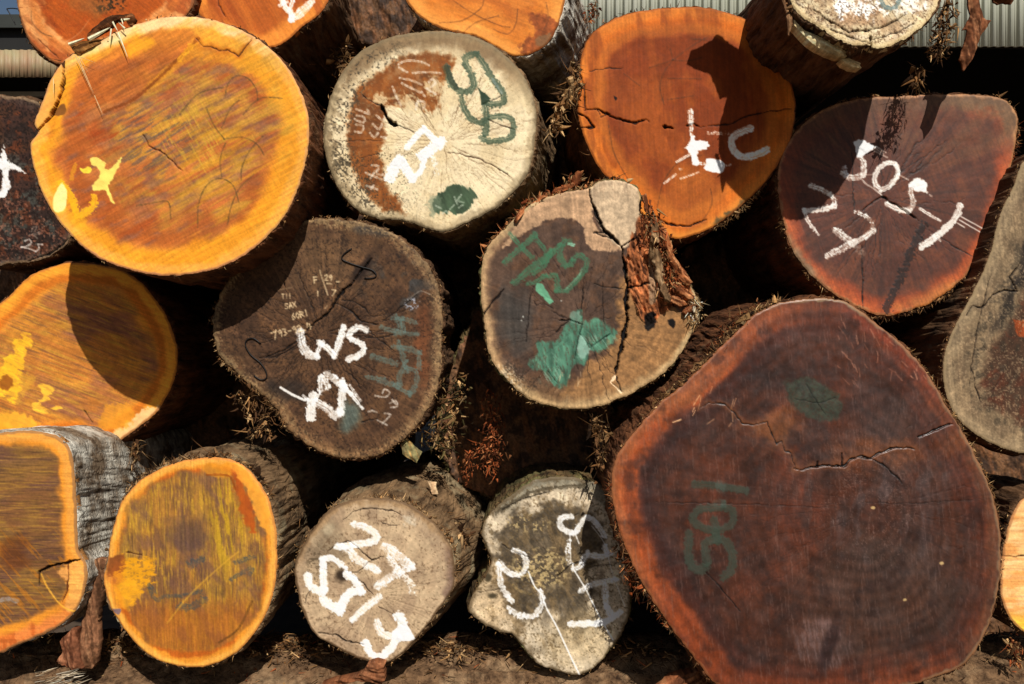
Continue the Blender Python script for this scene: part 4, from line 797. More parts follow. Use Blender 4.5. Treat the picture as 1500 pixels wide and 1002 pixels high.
# 14 ---- weathered beige log behind the big one
def paint14(f):
    f.base((208, 190, 162)); f.mix((182, 164, 138), ss(-.1, .5, f.n(22, 1))*.6); f.mix((202, 174, 136), f.ell(710, 870, 50, 60, .5, .4)*.7)
    f.fill('f6', [(110, 200), (170, 120), (260, 70), (400, 40), (540, 40), (640, 100), (680, 200), (640, 330), (600, 450), (620, 620), (560, 760), (480, 720), (430, 640), (350, 640), (200, 610), (150, 450), (110, 330)], (98, 84, 66), 8, 14, sc=16, mx=.85, var=.25); 
    H = f.ell(795, 830, 75, 105, .4, .4); f.mix((86, 72, 54), H*ss(0, .7, f.n(14, 3))*.5); f.mix((146, 120, 84), H*ss(.1, .5, f.n(9, 4, 70, 3))*.6); f.mix((130, 124, 106), ss(24, 8, f.d+8*f.n(12, 5))*ss(760, 730, f.y)*.7); f.mix((196, 172, 132), f.ell(850, 935, 45, 40, .5, .3)*.6)
    f.specks((206, 180, 128), 3.4, .12, .18, .8, 7, f.ell(*pc(350, 380, 'f6'), 44, 30, .4, .3)); f.specks((206, 180, 128), 3.4, .2, .18, .8, 8, f.ell(*pc(270, 140, 'f6'), 34, 12, .4, .3)); f.specks((120, 98, 66), 2.4, .4, .2, .6, 9)
    f.rays(50, .08); f.rings(9, .05); f.grain(.09); f.checks(40, *pc(500, 400, 'f6'), 6, 110, .7, 3, (60, 44, 30), 38, .6); f.rim((120, 100, 72), 3, 2, 3, mx=.7)
    f.stroke('e3', [(175, 345), (230, 310), (300, 270), (400, 248), (520, 240)], 14, (92, 80, 60), mx=.75, rag=.5); f.stroke('e3', [(200, 330), (280, 290), (380, 262)], 5, (40, 32, 22), mx=.8, rag=.5)
    k = (38, 28, 18); f.crack('f6', [(130, 250), (190, 285), (285, 325)], 7, 5, k); f.crack('f6', [(430, 422), (480, 385), (560, 340)], 9, 6, k); f.crack('f6', [(0, 510), (80, 505), (130, 490)], 5, 4, k); f.crack('f6', [(520, 100), (545, 80)], 5, 3, k); f.ticks(14, (740, 780, 800, 850), 30, 8, 1.6, (196, 168, 112), .7, 9, 60); f.mix((96, 84, 62), f.ell(*pc(80, 530, 'f6'), 6, 4, .6, .5)); f.mix((96, 84, 62), f.ell(*pc(55, 430, 'f6'), 4, 5, .6, .5)); f.stroke('f6', [(190, 470), (230, 505), (290, 520)], 14, (196, 164, 104), mx=.6, dry=.5)
    W = (252, 250, 246)
    f.stroke('f6', [(510, 98), (455, 105), (448, 150), (490, 180), (530, 185), (550, 150), (590, 105), (640, 130), (690, 205)], 35, W, bristle=.2, dry=.1); f.stroke('f6', [(500, 230), (485, 300), (505, 360)], 30, W, dry=.6, rag=.35)
    f.stroke('f6', [(520, 385), (560, 370), (580, 320), (600, 295)], 35, W, dry=.1); f.stroke('f6', [(600, 305), (660, 318), (722, 300)], 35, W, dry=.15); f.stroke('f6', [(690, 260), (700, 300)], 35, W, dry=.2); f.stroke('f6', [(560, 505), (610, 475), (680, 455), (750, 440)], 35, W, dry=.25); f.stroke('f6', [(688, 475), (692, 530), (700, 590)], 40, W, dry=.3)
    f.stroke('f6', [(508, 685), (600, 682), (690, 672), (775, 620)], 40, W, bristle=.12); f.stroke('f6', [(700, 590), (722, 640)], 46, W)
    f.stroke('f6', [(195, 282), (245, 300), (262, 360), (230, 412), (175, 408), (115, 352)], 35, W, dry=.2, rag=.25); f.stroke('f6', [(112, 355), (128, 470), (180, 555)], 35, W, dry=.2, rag=.3); f.stroke('f6', [(340, 505), (348, 580), (300, 638), (225, 635), (165, 600)], 35, W, dry=.2, rag=.3)
    for p, w in (([(275, 400), (310, 480), (345, 520), (375, 600), (430, 700), (500, 850), (552, 958)], 9), ([(515, 378), (590, 500), (660, 640), (733, 768)], 8), ([(620, 150), (690, 250), (730, 400), (800, 588)], 4), ([(500, 190), (505, 340)], 6), ([(530, 195), (550, 245)], 7)): f.stroke('f6', p, w, W, rag=.1, bristle=0)
log('beige_behind', 'weathered grey-beige log end with white drips running down it, wedged left of the biggest log',
    [(725,746),(752,723),(786,703),(824,698),(866,705),(892,720),(905,760),(917,810),(924,850),(923,887),(916,917),(898,946),(874,974),(849,989),(822,984),(790,973),(768,950),(752,930),(730,926),(700,908),(687,893),(697,864),(711,845),(720,822),(712,800),(706,775)],
    3.23, paint14, 'bark_moss', lip=2.5, amp=.9, rough=1.6)

# 15 ---- the biggest log
def paint15(f):
    f.pith(*pc(830, 590, 'g8')); f.base((98, 54, 38)); f.mix((70, 41, 33), ss(-.2, .6, f.n(46, 1))*.7); f.mix((124, 64, 42), ss(-.1, .8, f.n(44, 2, 60, 1.4))*.6*ss(1400, 1150, f.x)); f.mix((104, 74, 66), ss(.0, .8, f.n(36, 22))*.5); f.mix((96, 72, 64), ss(.0, .6, f.n(50, 3))*.6*ss(1150, 1350, f.x))
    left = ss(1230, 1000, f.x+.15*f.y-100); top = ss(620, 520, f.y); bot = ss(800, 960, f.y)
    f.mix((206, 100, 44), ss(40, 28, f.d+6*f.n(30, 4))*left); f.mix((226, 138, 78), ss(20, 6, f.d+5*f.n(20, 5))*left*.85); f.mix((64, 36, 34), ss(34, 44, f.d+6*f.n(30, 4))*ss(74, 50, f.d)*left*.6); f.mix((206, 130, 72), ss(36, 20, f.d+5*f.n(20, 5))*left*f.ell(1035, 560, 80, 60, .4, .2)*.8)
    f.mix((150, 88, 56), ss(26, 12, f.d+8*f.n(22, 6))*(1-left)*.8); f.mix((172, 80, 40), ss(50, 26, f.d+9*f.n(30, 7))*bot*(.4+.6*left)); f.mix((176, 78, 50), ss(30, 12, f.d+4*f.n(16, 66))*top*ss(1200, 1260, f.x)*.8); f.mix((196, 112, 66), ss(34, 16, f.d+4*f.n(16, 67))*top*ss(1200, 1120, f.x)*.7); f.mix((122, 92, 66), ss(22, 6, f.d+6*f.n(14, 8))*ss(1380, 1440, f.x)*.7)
    f.mix((116, 54, 36), ss(60, 44, f.d+8*f.n(30, 9))*.4); f.mix((134, 62, 38), f.ell(1165, 745, 40, 70, .7, .4)*.35); f.mix((120, 60, 36), f.ell(1045, 720, 60, 70, .7, .4)*.5)
    f.mix((92, 68, 56), f.ell(1300, 870, 130, 90, .6, .4)*.55); f.mix((98, 80, 78), ss(.12, .5, f.n(20, 10, 95, 3))*f.ell(1290, 740, 120, 80, .6, .4)*.6)
    f.mix((170, 104, 58), f.ell(1140, 625, 40, 26, .6, .5)*.55); f.mix((150, 84, 46), f.ell(1290, 665, 60, 20, .6, .5)*.55); f.mix((148, 84, 46), f.ell(1395, 650, 30, 18, .6, .5)*.4)
    f.mix((122, 90, 82), ss(.0, .5, f.n(3, 11, 80, 8))*f.ell(1205, 945, 42, 38, .35, .25)*.9); f.mix((120, 94, 88), f.ell(1205, 942, 40, 34, .35, .2)*.45); f.mix((64, 38, 36), f.ell(1214, 948, 9, 36, .5, .3, rot=18)*.7)
    f.ro[:] = .42+.12*f.n(12, 12)
    f.saw(93, 2.0, .055, 13, 12); f.saw(70, 3, .04, 14, 10); f.rings(17, .09, wob=.3); f.rays(110, .06); f.mix((56, 34, 30), ss(.1, .9, f.n(22, 31))*.4); f.grain(.06); f.streak((150, 124, 116), 84, 1.7, 14, .45, .3, .25, 15); f.specks((170, 140, 130), 1.7, .62, .3, .3, 16, f.ell(*pc(840, 560, 'g8'), 90, 100, .5, .5)); 
    f.ticks(55, (1225, 455, 1360, 560), 65, 11, 1.5, (210, 150, 120), .7, 18, 22) ; f.ticks(12, (985, 575, 1080, 625), -65, 13, 1.6, (240, 190, 140), 1.0, 19, 18); f.ticks(24, (1100, 460, 1180, 500), 75, 9, 1.2, (176, 120, 90), .4, 20, 20); f.ticks(20, (1050, 600, 1400, 900), 75, 22, 1.0, (160, 126, 112), .35, 21, 12)
    f.rim((150, 128, 100), 4, 2, 3, mx=.7, where=ss(1150, 1230, f.x)+ss(470, 440, f.y)); f.rim((176, 116, 74), 2.5, 1.2, 2, mx=.6)
    f.checks(60, *pc(830, 590, 'g8'), 20, 230, .6, 2, (44, 24, 18), 39, .45)
    k = (24, 13, 9)
    f.crack('g8', [(170, 205), (205, 185), (260, 186), (300, 215), (335, 262), (375, 272), (432, 258), (445, 300), (470, 345), (490, 330), (500, 375), (525, 380), (545, 440)], 3.4, 4, k, halo=(150, 92, 54)); f.crack('g8', [(535, 440), (560, 445), (590, 437), (620, 430), (660, 428), (730, 428), (760, 402), (800, 390), (830, 402), (870, 378), (930, 358), (1000, 362)], 6, 8, k, halo=(150, 92, 54))
    f.crack('g8', [(1010, 318), (1060, 300), (1090, 288), (1150, 262)], 7, 9, k); f.crack('g8', [(625, 432), (628, 412)], 7, 6, k); f.crack('g8', [(722, 428), (722, 380)], 7, 6, k); f.crack('g8', [(790, 395), (850, 410), (900, 440), (955, 495)], 5, 4, k, curve=True); f.crack('g8', [(0, 570), (300, 575), (700, 590)], 3, 1.5, k, mx=.4); f.crack('g8', [(800, 570), (1000, 575), (1220, 560)], 3, 1.5, k, mx=.4); f.crack('g8', [(195, 835), (260, 910), (330, 990)], 4, 2, k)
    G = (70, 84, 68)
    f.fill('g8', [(500, 110), (560, 85), (620, 100), (700, 140), (718, 215), (690, 245), (620, 252), (560, 225), (520, 175)], G, 3.2, 4.5, sc=8, mx=.8, var=.2, thin=.35); f.crack('g8', [(580, 110), (625, 185), (660, 230)], 3, 1.5, (30, 40, 30)); f.crack('g8', [(540, 170), (630, 185), (700, 165)], 3, 1.5, (30, 40, 30))
    for p, w in (([(150, 498), (250, 508), (350, 525)], 30), ([(262, 572), (262, 584)], 24), ([(255, 590), (170, 598), (150, 645), (230, 680), (295, 650), (295, 600), (255, 588)], 30), ([(130, 690), (130, 790), (165, 830), (195, 820)], 34), ([(200, 800), (195, 730), (255, 712), (295, 760), (295, 820), (265, 858)], 34), ([(225, 640), (240, 720)], 34)): f.stroke('g8', p, w, G, rag=.2, bristle=.3, mx=.8, soft=1.6)
    f.fill('g8', [(235, 490), (265, 490), (268, 530), (240, 530)], (104, 126, 120), 1.5, 2, mx=.3); f.fill('g8', [(225, 560), (270, 560), (275, 590), (230, 590)], (104, 126, 120), 1.5, 2, mx=.25)
    for q in ((840, 590), (1105, 805), (965, 945)): f.mix((220, 190, 130), f.ell(*pc(*q, 'g8'), 3, 2, .5, .5, 4, 4)*.8)
log('giant', 'biggest log end in the stack, dark purplish brown with a faint green number',
    [(897,723),(901,676),(924,640),(965,593),(1002,562),(1037,528),(1073,492),(1114,456),(1155,441),(1209,437),(1244,445),(1285,475),(1327,510),(1362,552),(1386,593),(1415,640),(1439,688),(1457,735),(1466,788),(1463,859),(1445,924),(1415,971),(1362,996),(1297,1012),(1200,1030),(1096,1025),(1049,1002),(1014,960),(966,895),(931,835),(907,776)],
    2.95, paint15, 'bark_red', lip=3.5, amp=1.0, rough=1.2)

# 16 ---- tall grey brown log, right edge
def paint16(f):
    f.base((150, 126, 96)); f.mix((126, 104, 80), ss(-.2, .4, f.n(26, 1))*.6); f.mix((166, 144, 112), ss(22, 8, f.d+6*f.n(16, 2))*.6)
    H = ss(44, 62, f.d+9*f.n(22, 3)+.15*np.clip(f.y-560, -80, 60)); f.mix((100, 72, 54), H); f.mix((118, 66, 46), H*ss(0, .5, f.n(14, 4))*.7); f.mix((54, 46, 42), ss(40, 50, f.d+8*f.n(12, 5))*ss(64, 54, f.d+8*f.n(12, 5))*.8*ss(520, 440, f.y)); f.mix((84, 74, 60), ss(.1, .5, f.n(10, 6))*ss(20, 34, f.d)*.5)
    f.fill('p', [(1484, 468), (1515, 470), (1515, 496), (1489, 492)], (176, 84, 42), 1, 1.5, smooth=False); f.specks((176, 150, 116), 2.2, .45, .15, .5, 8); f.rings(12, .05); f.saw(85, 2.2, .07); f.rays(50, .06); f.grain(.1); f.rim((170, 146, 110), 3, 1.2, 2, mx=.8)
    f.checks(50, 1500, 520, 20, 110, .8, 3, (54, 38, 28), 40, .6); k = (34, 22, 16); f.crack('p', [(1415, 462), (1425, 448), (1440, 452), (1455, 432), (1470, 425), (1490, 428), (1480, 405), (1495, 385)], 2.0, 7, k); f.crack('p', [(1420, 565), (1427, 510), (1440, 450), (1452, 400)], 1.6, 4, k, mx=.6, curve=True); f.crack('p', [(1424, 540), (1428, 565), (1436, 590)], 1.5, 4, k)
log('grey_right', 'tall grey-brown log end with a dark reddish heart, cut off by the right edge',
    [(1500,237),(1487,270),(1466,315),(1452,370),(1432,418),(1408,462),(1389,505),(1382,545),(1388,583),(1405,614),(1436,640),(1472,657),(1510,664),(1570,650),(1620,590),(1640,480),(1620,350),(1580,250),(1535,222)],
    3.2, paint16, 'bark_dark', lip=2, amp=.9)

# 17 ---- pale orange log, bottom right edge
def paint17(f):
    f.base((242, 186, 122)); f.mix((236, 156, 84), ss(-.1, .5, f.n(14, 1, 0, 3))*.7); f.mix((246, 206, 150), ss(0, .5, f.n(5, 2, 0, 5))*.5); f.mix((244, 190, 60), ss(890, 915, f.y)*.8); f.crack('p', [(1462, 814), (1490, 816), (1560, 812)], 1.6, 5, (90, 50, 24)); f.saw(0, 2.4, .08); f.grain(.06); f.rim((190, 130, 84), 2.2, 1, 1.5, mx=.7)
log('peach_right', 'small pale peach-orange log end at the bottom right edge beside the biggest log',
    [(1505,728),(1485,752),(1474,788),(1467,830),(1467,870),(1479,905),(1502,928),(1535,938),(1585,915),(1612,840),(1592,760),(1545,722)],
    3.2, paint17, 'bark_dark', lip=2.5, amp=1)

# 18 ---- middle log with the rotten side
def paint18(f):
    cx, cy = pc(470, 590, 'f7'); f.pith(cx, cy); f.base((112, 86, 70)); f.mix((94, 72, 60), ss(-.2, .4, f.n(20, 1))*.7); f.mix((124, 86, 60), ss(.0, .5, f.n(14, 2))*.5); f.mix((84, 82, 78), f.ell(755, 470, 26, 44, .6, .4)*.7)
    f.fill('d3', [(500, 380), (560, 340), (640, 430), (720, 470), (690, 570), (620, 640), (520, 700), (400, 720), (330, 700), (420, 600), (480, 520)], (172, 126, 80), 6, 10, sc=12, mx=.92, var=.12); f.mix((150, 112, 74), ss(60, 30, f.d)*ss(540, 580, f.y)*.6)
    f.mix((206, 178, 132), ss(12, 4, f.d+4*f.n(12, 4))*.85); f.mix((190, 156, 112), ss(20, 8, f.d+5*f.n(12, 4))*ss(500, 560, f.y)*.8); f.mix((190, 150, 108), ss(20, 8, f.d+5*f.n(12, 4))*ss(760, 720, f.x)*.6)
    f.fill('d3', [(215, 170), (250, 140), (330, 105), (410, 95), (425, 200), (505, 268), (440, 275), (405, 262), (385, 200), (340, 180), (285, 185), (250, 205), (190, 240), (150, 270)], (196, 158, 122), 1.5, 2.5, mx=.95, var=.08); f.fill('d3', [(410, 102), (440, 72), (500, 68), (548, 92), (556, 180), (540, 235), (505, 268), (455, 228), (424, 170)], (200, 174, 142), 1.5, 1.5, var=.08)
    f.streak((170, 140, 112), 85, 1.8, 12, .1, .3, .35, 5, ss(300, 280, f.y)); f.specks((222, 206, 176), 2.2, .2, .2, .8, 6, ss(34, 16, f.d)*ss(780, 740, f.x)*ss(520, 560, f.y)); f.specks((70, 60, 50), 2.4, .1, .2, .7, 7, ss(34, 20, f.d)*f.ell(775, 545, 34, 24, .5, .4))
    # rotten, fibrous side
    P = [(562, 165), (600, 180), (645, 260), (690, 345), (718, 415), (700, 440), (655, 440), (610, 470), (580, 500), (555, 470), (530, 400), (515, 300), (530, 250)]
    f.fill('d3', P, (176, 104, 62), 2, 5, mx=.95, var=.3, ang=75, st=3); Q = zp('d3', P); k = ss(-3, 3, np.where(inside(f.x, f.y, Q), nearest_on(f.x, f.y, catmull(Q)[::3])[0], -5))
    f.h += k*(14*f.n(7, 20, 78, 4)+7*f.n(3, 21, 70, 3)+4); f.mix((84, 48, 32), k*ss(.1, .6, f.n(4, 22, 78, 4))*.8); f.mix((206, 130, 82), k*ss(.1, .4, f.n(3, 23, 70, 4))*.8); f.ro[:] = np.where(k > .5, .9, f.ro)
    f.fill('d3', [(585, 240), (610, 250), (620, 300), (610, 400), (585, 430), (580, 340)], (166, 134, 104), 1.2, 2, mx=.9, ang=85, st=4, var=.2); f.fill('d3', [(570, 465), (600, 460), (598, 500), (570, 505)], (30, 22, 20), 1.5, 2.5, mx=.95); f.fill('d3', [(640, 480), (660, 482), (655, 502)], (30, 22, 20), 1, 2)
    f.rings(14, .05); f.rays(60, .07); f.grain(.08); f.saw(85, 2.2, .04)
    f.checks(70, cx, cy, 6, 150, .8, 3, (40, 26, 20), 41, .7); kk = (24, 16, 12)
    f.crack('d3', [(408, 95), (412, 120), (425, 160), (450, 215), (475, 235), (505, 262)], 9, 14, kk); f.crack('d3', [(505, 262), (508, 300), (516, 340), (520, 380), (516, 430), (520, 480), (505, 540), (495, 590), (482, 642)], 11.5, 22, (18, 10, 8)); f.crack('d3', [(540, 240), (505, 262)], 7, 8, kk); f.crack('d3', [(522, 385), (560, 378), (585, 370)], 8, 8, kk)
    f.crack('d3', [(482, 645), (470, 660), (490, 678), (500, 692)], 9, 4, (232, 206, 170), taper=False); f.crack('d3', [(486, 645), (496, 668), (502, 690)], 4, 6, kk)
    f.crack('f7', [(345, 575), (400, 572), (470, 597)], 9, 6, kk); f.crack('f7', [(320, 645), (355, 610), (400, 574)], 7, 5, kk); f.crack('f7', [(470, 597), (458, 650), (490, 690), (520, 735)], 7, 4, kk); f.crack('f7', [(520, 725), (570, 690), (625, 655)], 7, 4, kk); f.crack('f7', [(470, 597), (470, 530), (480, 380)], 6, 3, kk); f.crack('f7', [(160, 600), (158, 700), (180, 430), (240, 330)], 5, 3, kk, mx=.6); f.crack('f7', [(590, 360), (590, 480), (600, 620)], 5, 3, kk, mx=.7)
    f.crack('d3', [(92, 465), (120, 430), (160, 385)], 7, 5, kk); f.crack('f7', [(540, 370), (620, 392), (700, 395)], 6, 3, kk); f.crack('f7', [(555, 10), (600, 80), (540, 80), (630, 110)], 7, 6, kk)
    G = (78, 138, 102)
    for p, w in (([(40, 245), (90, 200), (150, 145), (205, 95)], 36), ([(65, 90), (120, 150), (190, 220)], 26), ([(215, 115), (262, 178)], 28), ([(95, 362), (170, 300), (250, 235), (310, 185)], 42), ([(290, 185), (260, 260), (200, 310)], 30), ([(170, 370), (210, 360), (270, 320)], 26),
                 ([(405, 132), (370, 130), (345, 200), (380, 265), (420, 245)], 36), ([(300, 190), (350, 150)], 26), ([(265, 330), (325, 330), (330, 400)], 34), ([(425, 230), (460, 205), (500, 260), (445, 345), (380, 405), (330, 405)], 32)): f.stroke('f7', p, w, G, rag=.25, bristle=.6, mx=.82, dry=.25, soft=1.3)
    f.fill('f7', [(215, 362), (250, 370), (312, 470), (290, 485), (210, 405)], (112, 172, 136), 1, 1, smooth=False); f.stroke('f7', [(400, 145), (425, 150)], 18, (140, 190, 160)); f.stroke('f7', [(470, 290), (450, 330), (380, 400)], 10, (140, 186, 156), mx=.7, dry=.5)
    f.fill('f7', [(165, 825), (225, 750), (195, 690), (240, 705), (320, 690), (370, 620), (400, 585), (400, 530), (470, 520), (475, 580), (570, 560), (668, 640), (640, 710), (570, 760), (520, 745), (480, 820), (425, 835), (405, 900), (350, 965), (290, 930), (250, 860), (210, 850)], (92, 146, 120), 2.2, 4, sc=6, mx=.9, var=.22, ang=80, st=3, smooth=False, thin=.45, rough=.4)
    f.fill('f7', [(455, 680), (475, 660), (512, 740), (480, 800), (450, 780)], (150, 184, 166), 1.5, 2, mx=.8); f.fill('f7', [(410, 535), (460, 525), (455, 580), (415, 575)], (140, 164, 146), 1.5, 2, mx=.6); f.streak((150, 190, 166), 60, 2, 8, .15, .3, .5, 25, f.ell(*pc(590, 690, 'f7'), 20, 14, .4, .3)+f.ell(*pc(300, 860, 'f7'), 16, 20, .4, .3)); f.stroke('f7', [(525, 725), (630, 650)], 8, (30, 50, 40), mx=.7); f.crack('f7', [(470, 600), (460, 660), (430, 790)], 5, 3, (30, 50, 40)); f.crack('f7', [(280, 860), (330, 930)], 4, 3, (34, 70, 54))
    for q in ((140, 555), (130, 575), (355, 465)): f.mix((206, 206, 196), f.ell(*pc(*q, 'f7'), 1.0, 1.3, .4, .4, 3, 4)*.7)
    f.ticks(8, (815, 540, 860, 580), 100, 9, 1.4, (226, 196, 156), .7, 24, 20)
log('rotten_side', 'brown log end with green painted letters, a long crack and a rotten right side',
    [(705,400),(708,378),(721,353),(750,325),(780,297),(820,283),(858,276),(879,266),(908,264),(932,274),(938,292),(938,312),(959,322),(979,360),(1003,403),(1024,444),(1018,479),(999,514),(969,549),(919,579),(869,597),(820,598),(775,584),(740,554),(717,519),(709,469),(704,430)],
    3.1, paint18, 'bark_moss', lip=2.5, amp=1.0, rough=1.6)

# 19 ---- dark brown log, white WS
def paint19(f):
    cx, cy = pc(455, 470, 'd2'); f.pith(*pc(400, 600, 'f2')); f.base((112, 80, 56)); f.mix((94, 66, 48), ss(-.2, .4, f.n(24, 1))*.7); f.mix((132, 94, 62), ss(0, .5, f.n(16, 2))*.5); f.mix((128, 98, 68), f.ell(475, 385, 60, 45, .6, .4)*.5)
    f.mix((78, 76, 74), ss(0, .5, f.n(16, 3))*f.ell(*pc(760, 270, 'd2'), 50, 40, .6, .4)*.9); f.mix((80, 82, 80), ss(10, 50, f.d)*0+f.ell(560, 335, 40, 9, .5, .4)*.6); f.mix((58, 50, 46), f.ell(*pc(330, 690, 'd2'), 34, 18, .6, .5)*.7); f.mix((146, 84, 50), f.ell(620, 500, 12, 60, .6, .5)*.6); f.mix((52, 36, 30), f.ell(*pc(600, 240, 'd2'), 8, 24, .6, .4, rot=35)*.8)
    f.mix((152, 124, 88), ss(10, 3, f.d+5*f.n(9, 5))*.85); f.mix((150, 112, 76), ss(20, 8, f.d+6*f.n(12, 6))*ss(540, 600, f.y)*.8); f.mix((150, 118, 84), ss(18, 6, f.d+6*f.n(12, 6))*ss(560, 600, f.x)*.6)
    f.specks((170, 140, 100), 2.2, .3, .2, .6, 7, ss(24, 6, f.d)); f.specks((60, 42, 32), 2.2, .4, .2, .5, 8); f.mix((104, 124, 116), f.ell(*pc(540, 920, 'f2'), 14, 20, .6, .5)*.75)
    f.rings(14, .06); f.rays(80, .10); f.saw(60, 2.2, .05); f.grain(.08); f.checks(120, cx, cy, 8, 150, .85, 3, (40, 26, 18), 42, .75)
    k = (26, 17, 12)
    f.crack('d2', [(400, 460), (440, 425), (480, 395), (500, 360), (530, 320), (565, 290), (600, 240), (640, 195)], 8, 9, k); f.crack('d2', [(500, 360), (560, 385), (600, 430), (660, 440)], 5, 4, k); f.crack('d2', [(250, 560), (320, 530), (400, 470)], 6, 4, k); f.crack('f2', [(620, 455), (700, 458), (800, 440)], 5, 3, k); f.crack('f2', [(620, 400), (700, 470), (800, 540)], 5, 3, k); f.crack('f2', [(720, 365), (800, 310), (920, 210)], 6, 4, k); f.crack('f2', [(480, 240), (560, 250), (620, 290), (660, 330)], 5, 3, k); f.crack('f2', [(0, 580), (100, 575), (210, 510), (280, 450)], 6, 4, k); f.crack('f2', [(600, 950), (700, 935)], 6, 4, k); f.crack('f2', [(520, 600), (545, 690), (600, 760)], 5, 3, k); f.crack('f2', [(280, 440), (320, 470), (340, 520)], 5, 3, k)
    T = (112, 136, 128)
    for p, w in (([(780, 345), (850, 350), (915, 372)], 28), ([(800, 330), (825, 400), (800, 440)], 30), ([(720, 400), (820, 430), (925, 440)], 30), ([(840, 360), (850, 430)], 24), ([(668, 572), (730, 590), (800, 612)], 34), ([(640, 690), (720, 712), (815, 745)], 36), ([(790, 515), (870, 525), (940, 548)], 30), ([(815, 490), (840, 560), (860, 660)], 30), ([(935, 550), (938, 640)], 26), ([(860, 640), (920, 660), (915, 740), (885, 790)], 30), ([(860, 600), (820, 690), (830, 740)], 26), ([(790, 740), (880, 790)], 28)): f.stroke('f2', p, w, T, rag=.3, bristle=.5, mx=.75, dry=.35)
    W = (250, 248, 242)
    f.stroke('f2', [(240, 425), (250, 500), (290, 555), (335, 570)], 56, W, dry=.15); f.stroke('f2', [(335, 565), (352, 520), (370, 490)], 34, W); f.stroke('f2', [(350, 488), (395, 520), (435, 562)], 40, W, bristle=.2); f.stroke('f2', [(438, 565), (468, 490), (495, 395)], 44, W, bristle=.2)
    f.stroke('f2', [(630, 415), (580, 398), (535, 425), (535, 465), (590, 490), (612, 525), (585, 562), (525, 585)], 42, W, bristle=.15)
    f.stroke('f2', [(125, 752), (190, 792), (270, 828)], 17, W, rag=.1, bristle=0); f.stroke('f2', [(318, 800), (302, 860), (303, 925)], 66, W, bristle=.05); f.stroke('f2', [(330, 840), (390, 870), (440, 915), (470, 900)], 56, W, dry=.15); f.stroke('f2', [(478, 900), (482, 820), (490, 730)], 52, W, bristle=.1); f.stroke('f2', [(258, 800), (290, 830)], 18, W)
    f.stroke('f2', [(360, 770), (362, 700), (410, 678), (450, 715), (500, 760)], 44, W, dry=.25, rag=.3); f.stroke('f2', [(370, 690), (400, 750)], 40, W, dry=.35); f.stroke('f2', [(490, 700), (500, 760), (560, 800)], 24, W, dry=.2, rag=.3); f.stroke('f2', [(510, 760), (560, 820), (605, 875)], 28, W, bristle=.2, taper=.4); f.stroke('f2', [(530, 740), (595, 830)], 16, W, dry=.3)
    c = (226, 200, 158)
    f.text('f2', 'F', 318, 105, 34, -8, 8, c); f.stroke('f2', [(355, 65), (375, 130), (402, 210)], 8, c, mx=.8); f.text('f2', '29', 385, 90, 32, 4, 8, c); f.stroke('f2', [(398, 142), (425, 145)], 8, c); f.stroke('f2', [(452, 130), (472, 132)], 7, c); f.text('f2', '1', 335, 188, 26, 0, 8, c); f.text('f2', '7', 428, 178, 34, 12, 8, c)
    f.text('f2', 'T11', 130, 205, 26, -4, 6, c, .8); f.text('f2', 'SAX', 148, 262, 30, -12, 7, c, .85); f.text('f2', '60R1', 185, 322, 34, -16, 7.5, c); f.text('f2', '/93-92.4', 78, 425, 38, -14, 8, c); f.stroke('f2', [(110, 180), (190, 165)], 6, c, mx=.5, dry=.4); f.stroke('f2', [(385, 290), (398, 272)], 6, c, mx=.7); f.stroke('f2', [(68, 432), (90, 425)], 8, c)
    w = (210, 200, 188)
    for p in ([(680, 800), (740, 808), (765, 780), (735, 762), (722, 785)], [(770, 870), (808, 862), (800, 830), (765, 845)], [(640, 895), (660, 888), (690, 898)], [(695, 945), (750, 972)], [(735, 905), (770, 912), (720, 965)], [(780, 825), (800, 850)]): f.stroke('f2', p, 9, w, dry=.25)
    f.specks((176, 182, 196), 2.4, .05, .2, .8, 9, f.ell(*pc(900, 262, 'f2'), 11, 9, .4, .4, rot=-30)); f.stroke('f2', [(870, 240), (920, 200), (950, 185), (1000, 205)], 5, (190, 180, 166), mx=.7)
log('brown_ws', 'dark brown log end with white WS and two iron S-hooks driven into it',
    [(316,504),(311,480),(314,455),(326,425),(348,395),(380,362),(420,335),(454,322),(490,321),(530,326),(569,339),(601,360),(627,388),(641,420),(648,460),(646,500),(645,547),(629,595),(601,635),(565,661),(530,671),(490,669),(450,651),(422,627),(402,595),(370,567),(342,541),(322,522)],
    3.21, paint19, 'bark_dark', lip=3, amp=1.0, rough=1.8)

# 20 ---- recessed dark log under the middle one
def paint20(f):
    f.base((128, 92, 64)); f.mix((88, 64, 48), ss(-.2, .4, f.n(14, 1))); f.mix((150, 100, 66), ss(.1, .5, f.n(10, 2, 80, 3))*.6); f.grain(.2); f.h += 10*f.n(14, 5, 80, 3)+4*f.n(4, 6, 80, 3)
log('recessed', 'mossy dark log set back in shadow beneath the rotten-sided log, hung with red fibre',
    [(704,452),(684,490),(664,530),(648,580),(641,625),(648,668),(672,704),(720,726),(790,730),(850,712),(890,670),(898,610),(880,555),(820,510),(760,480)],
    3.62, paint20, 'bark_moss', lip=4, amp=1.4, rough=4)
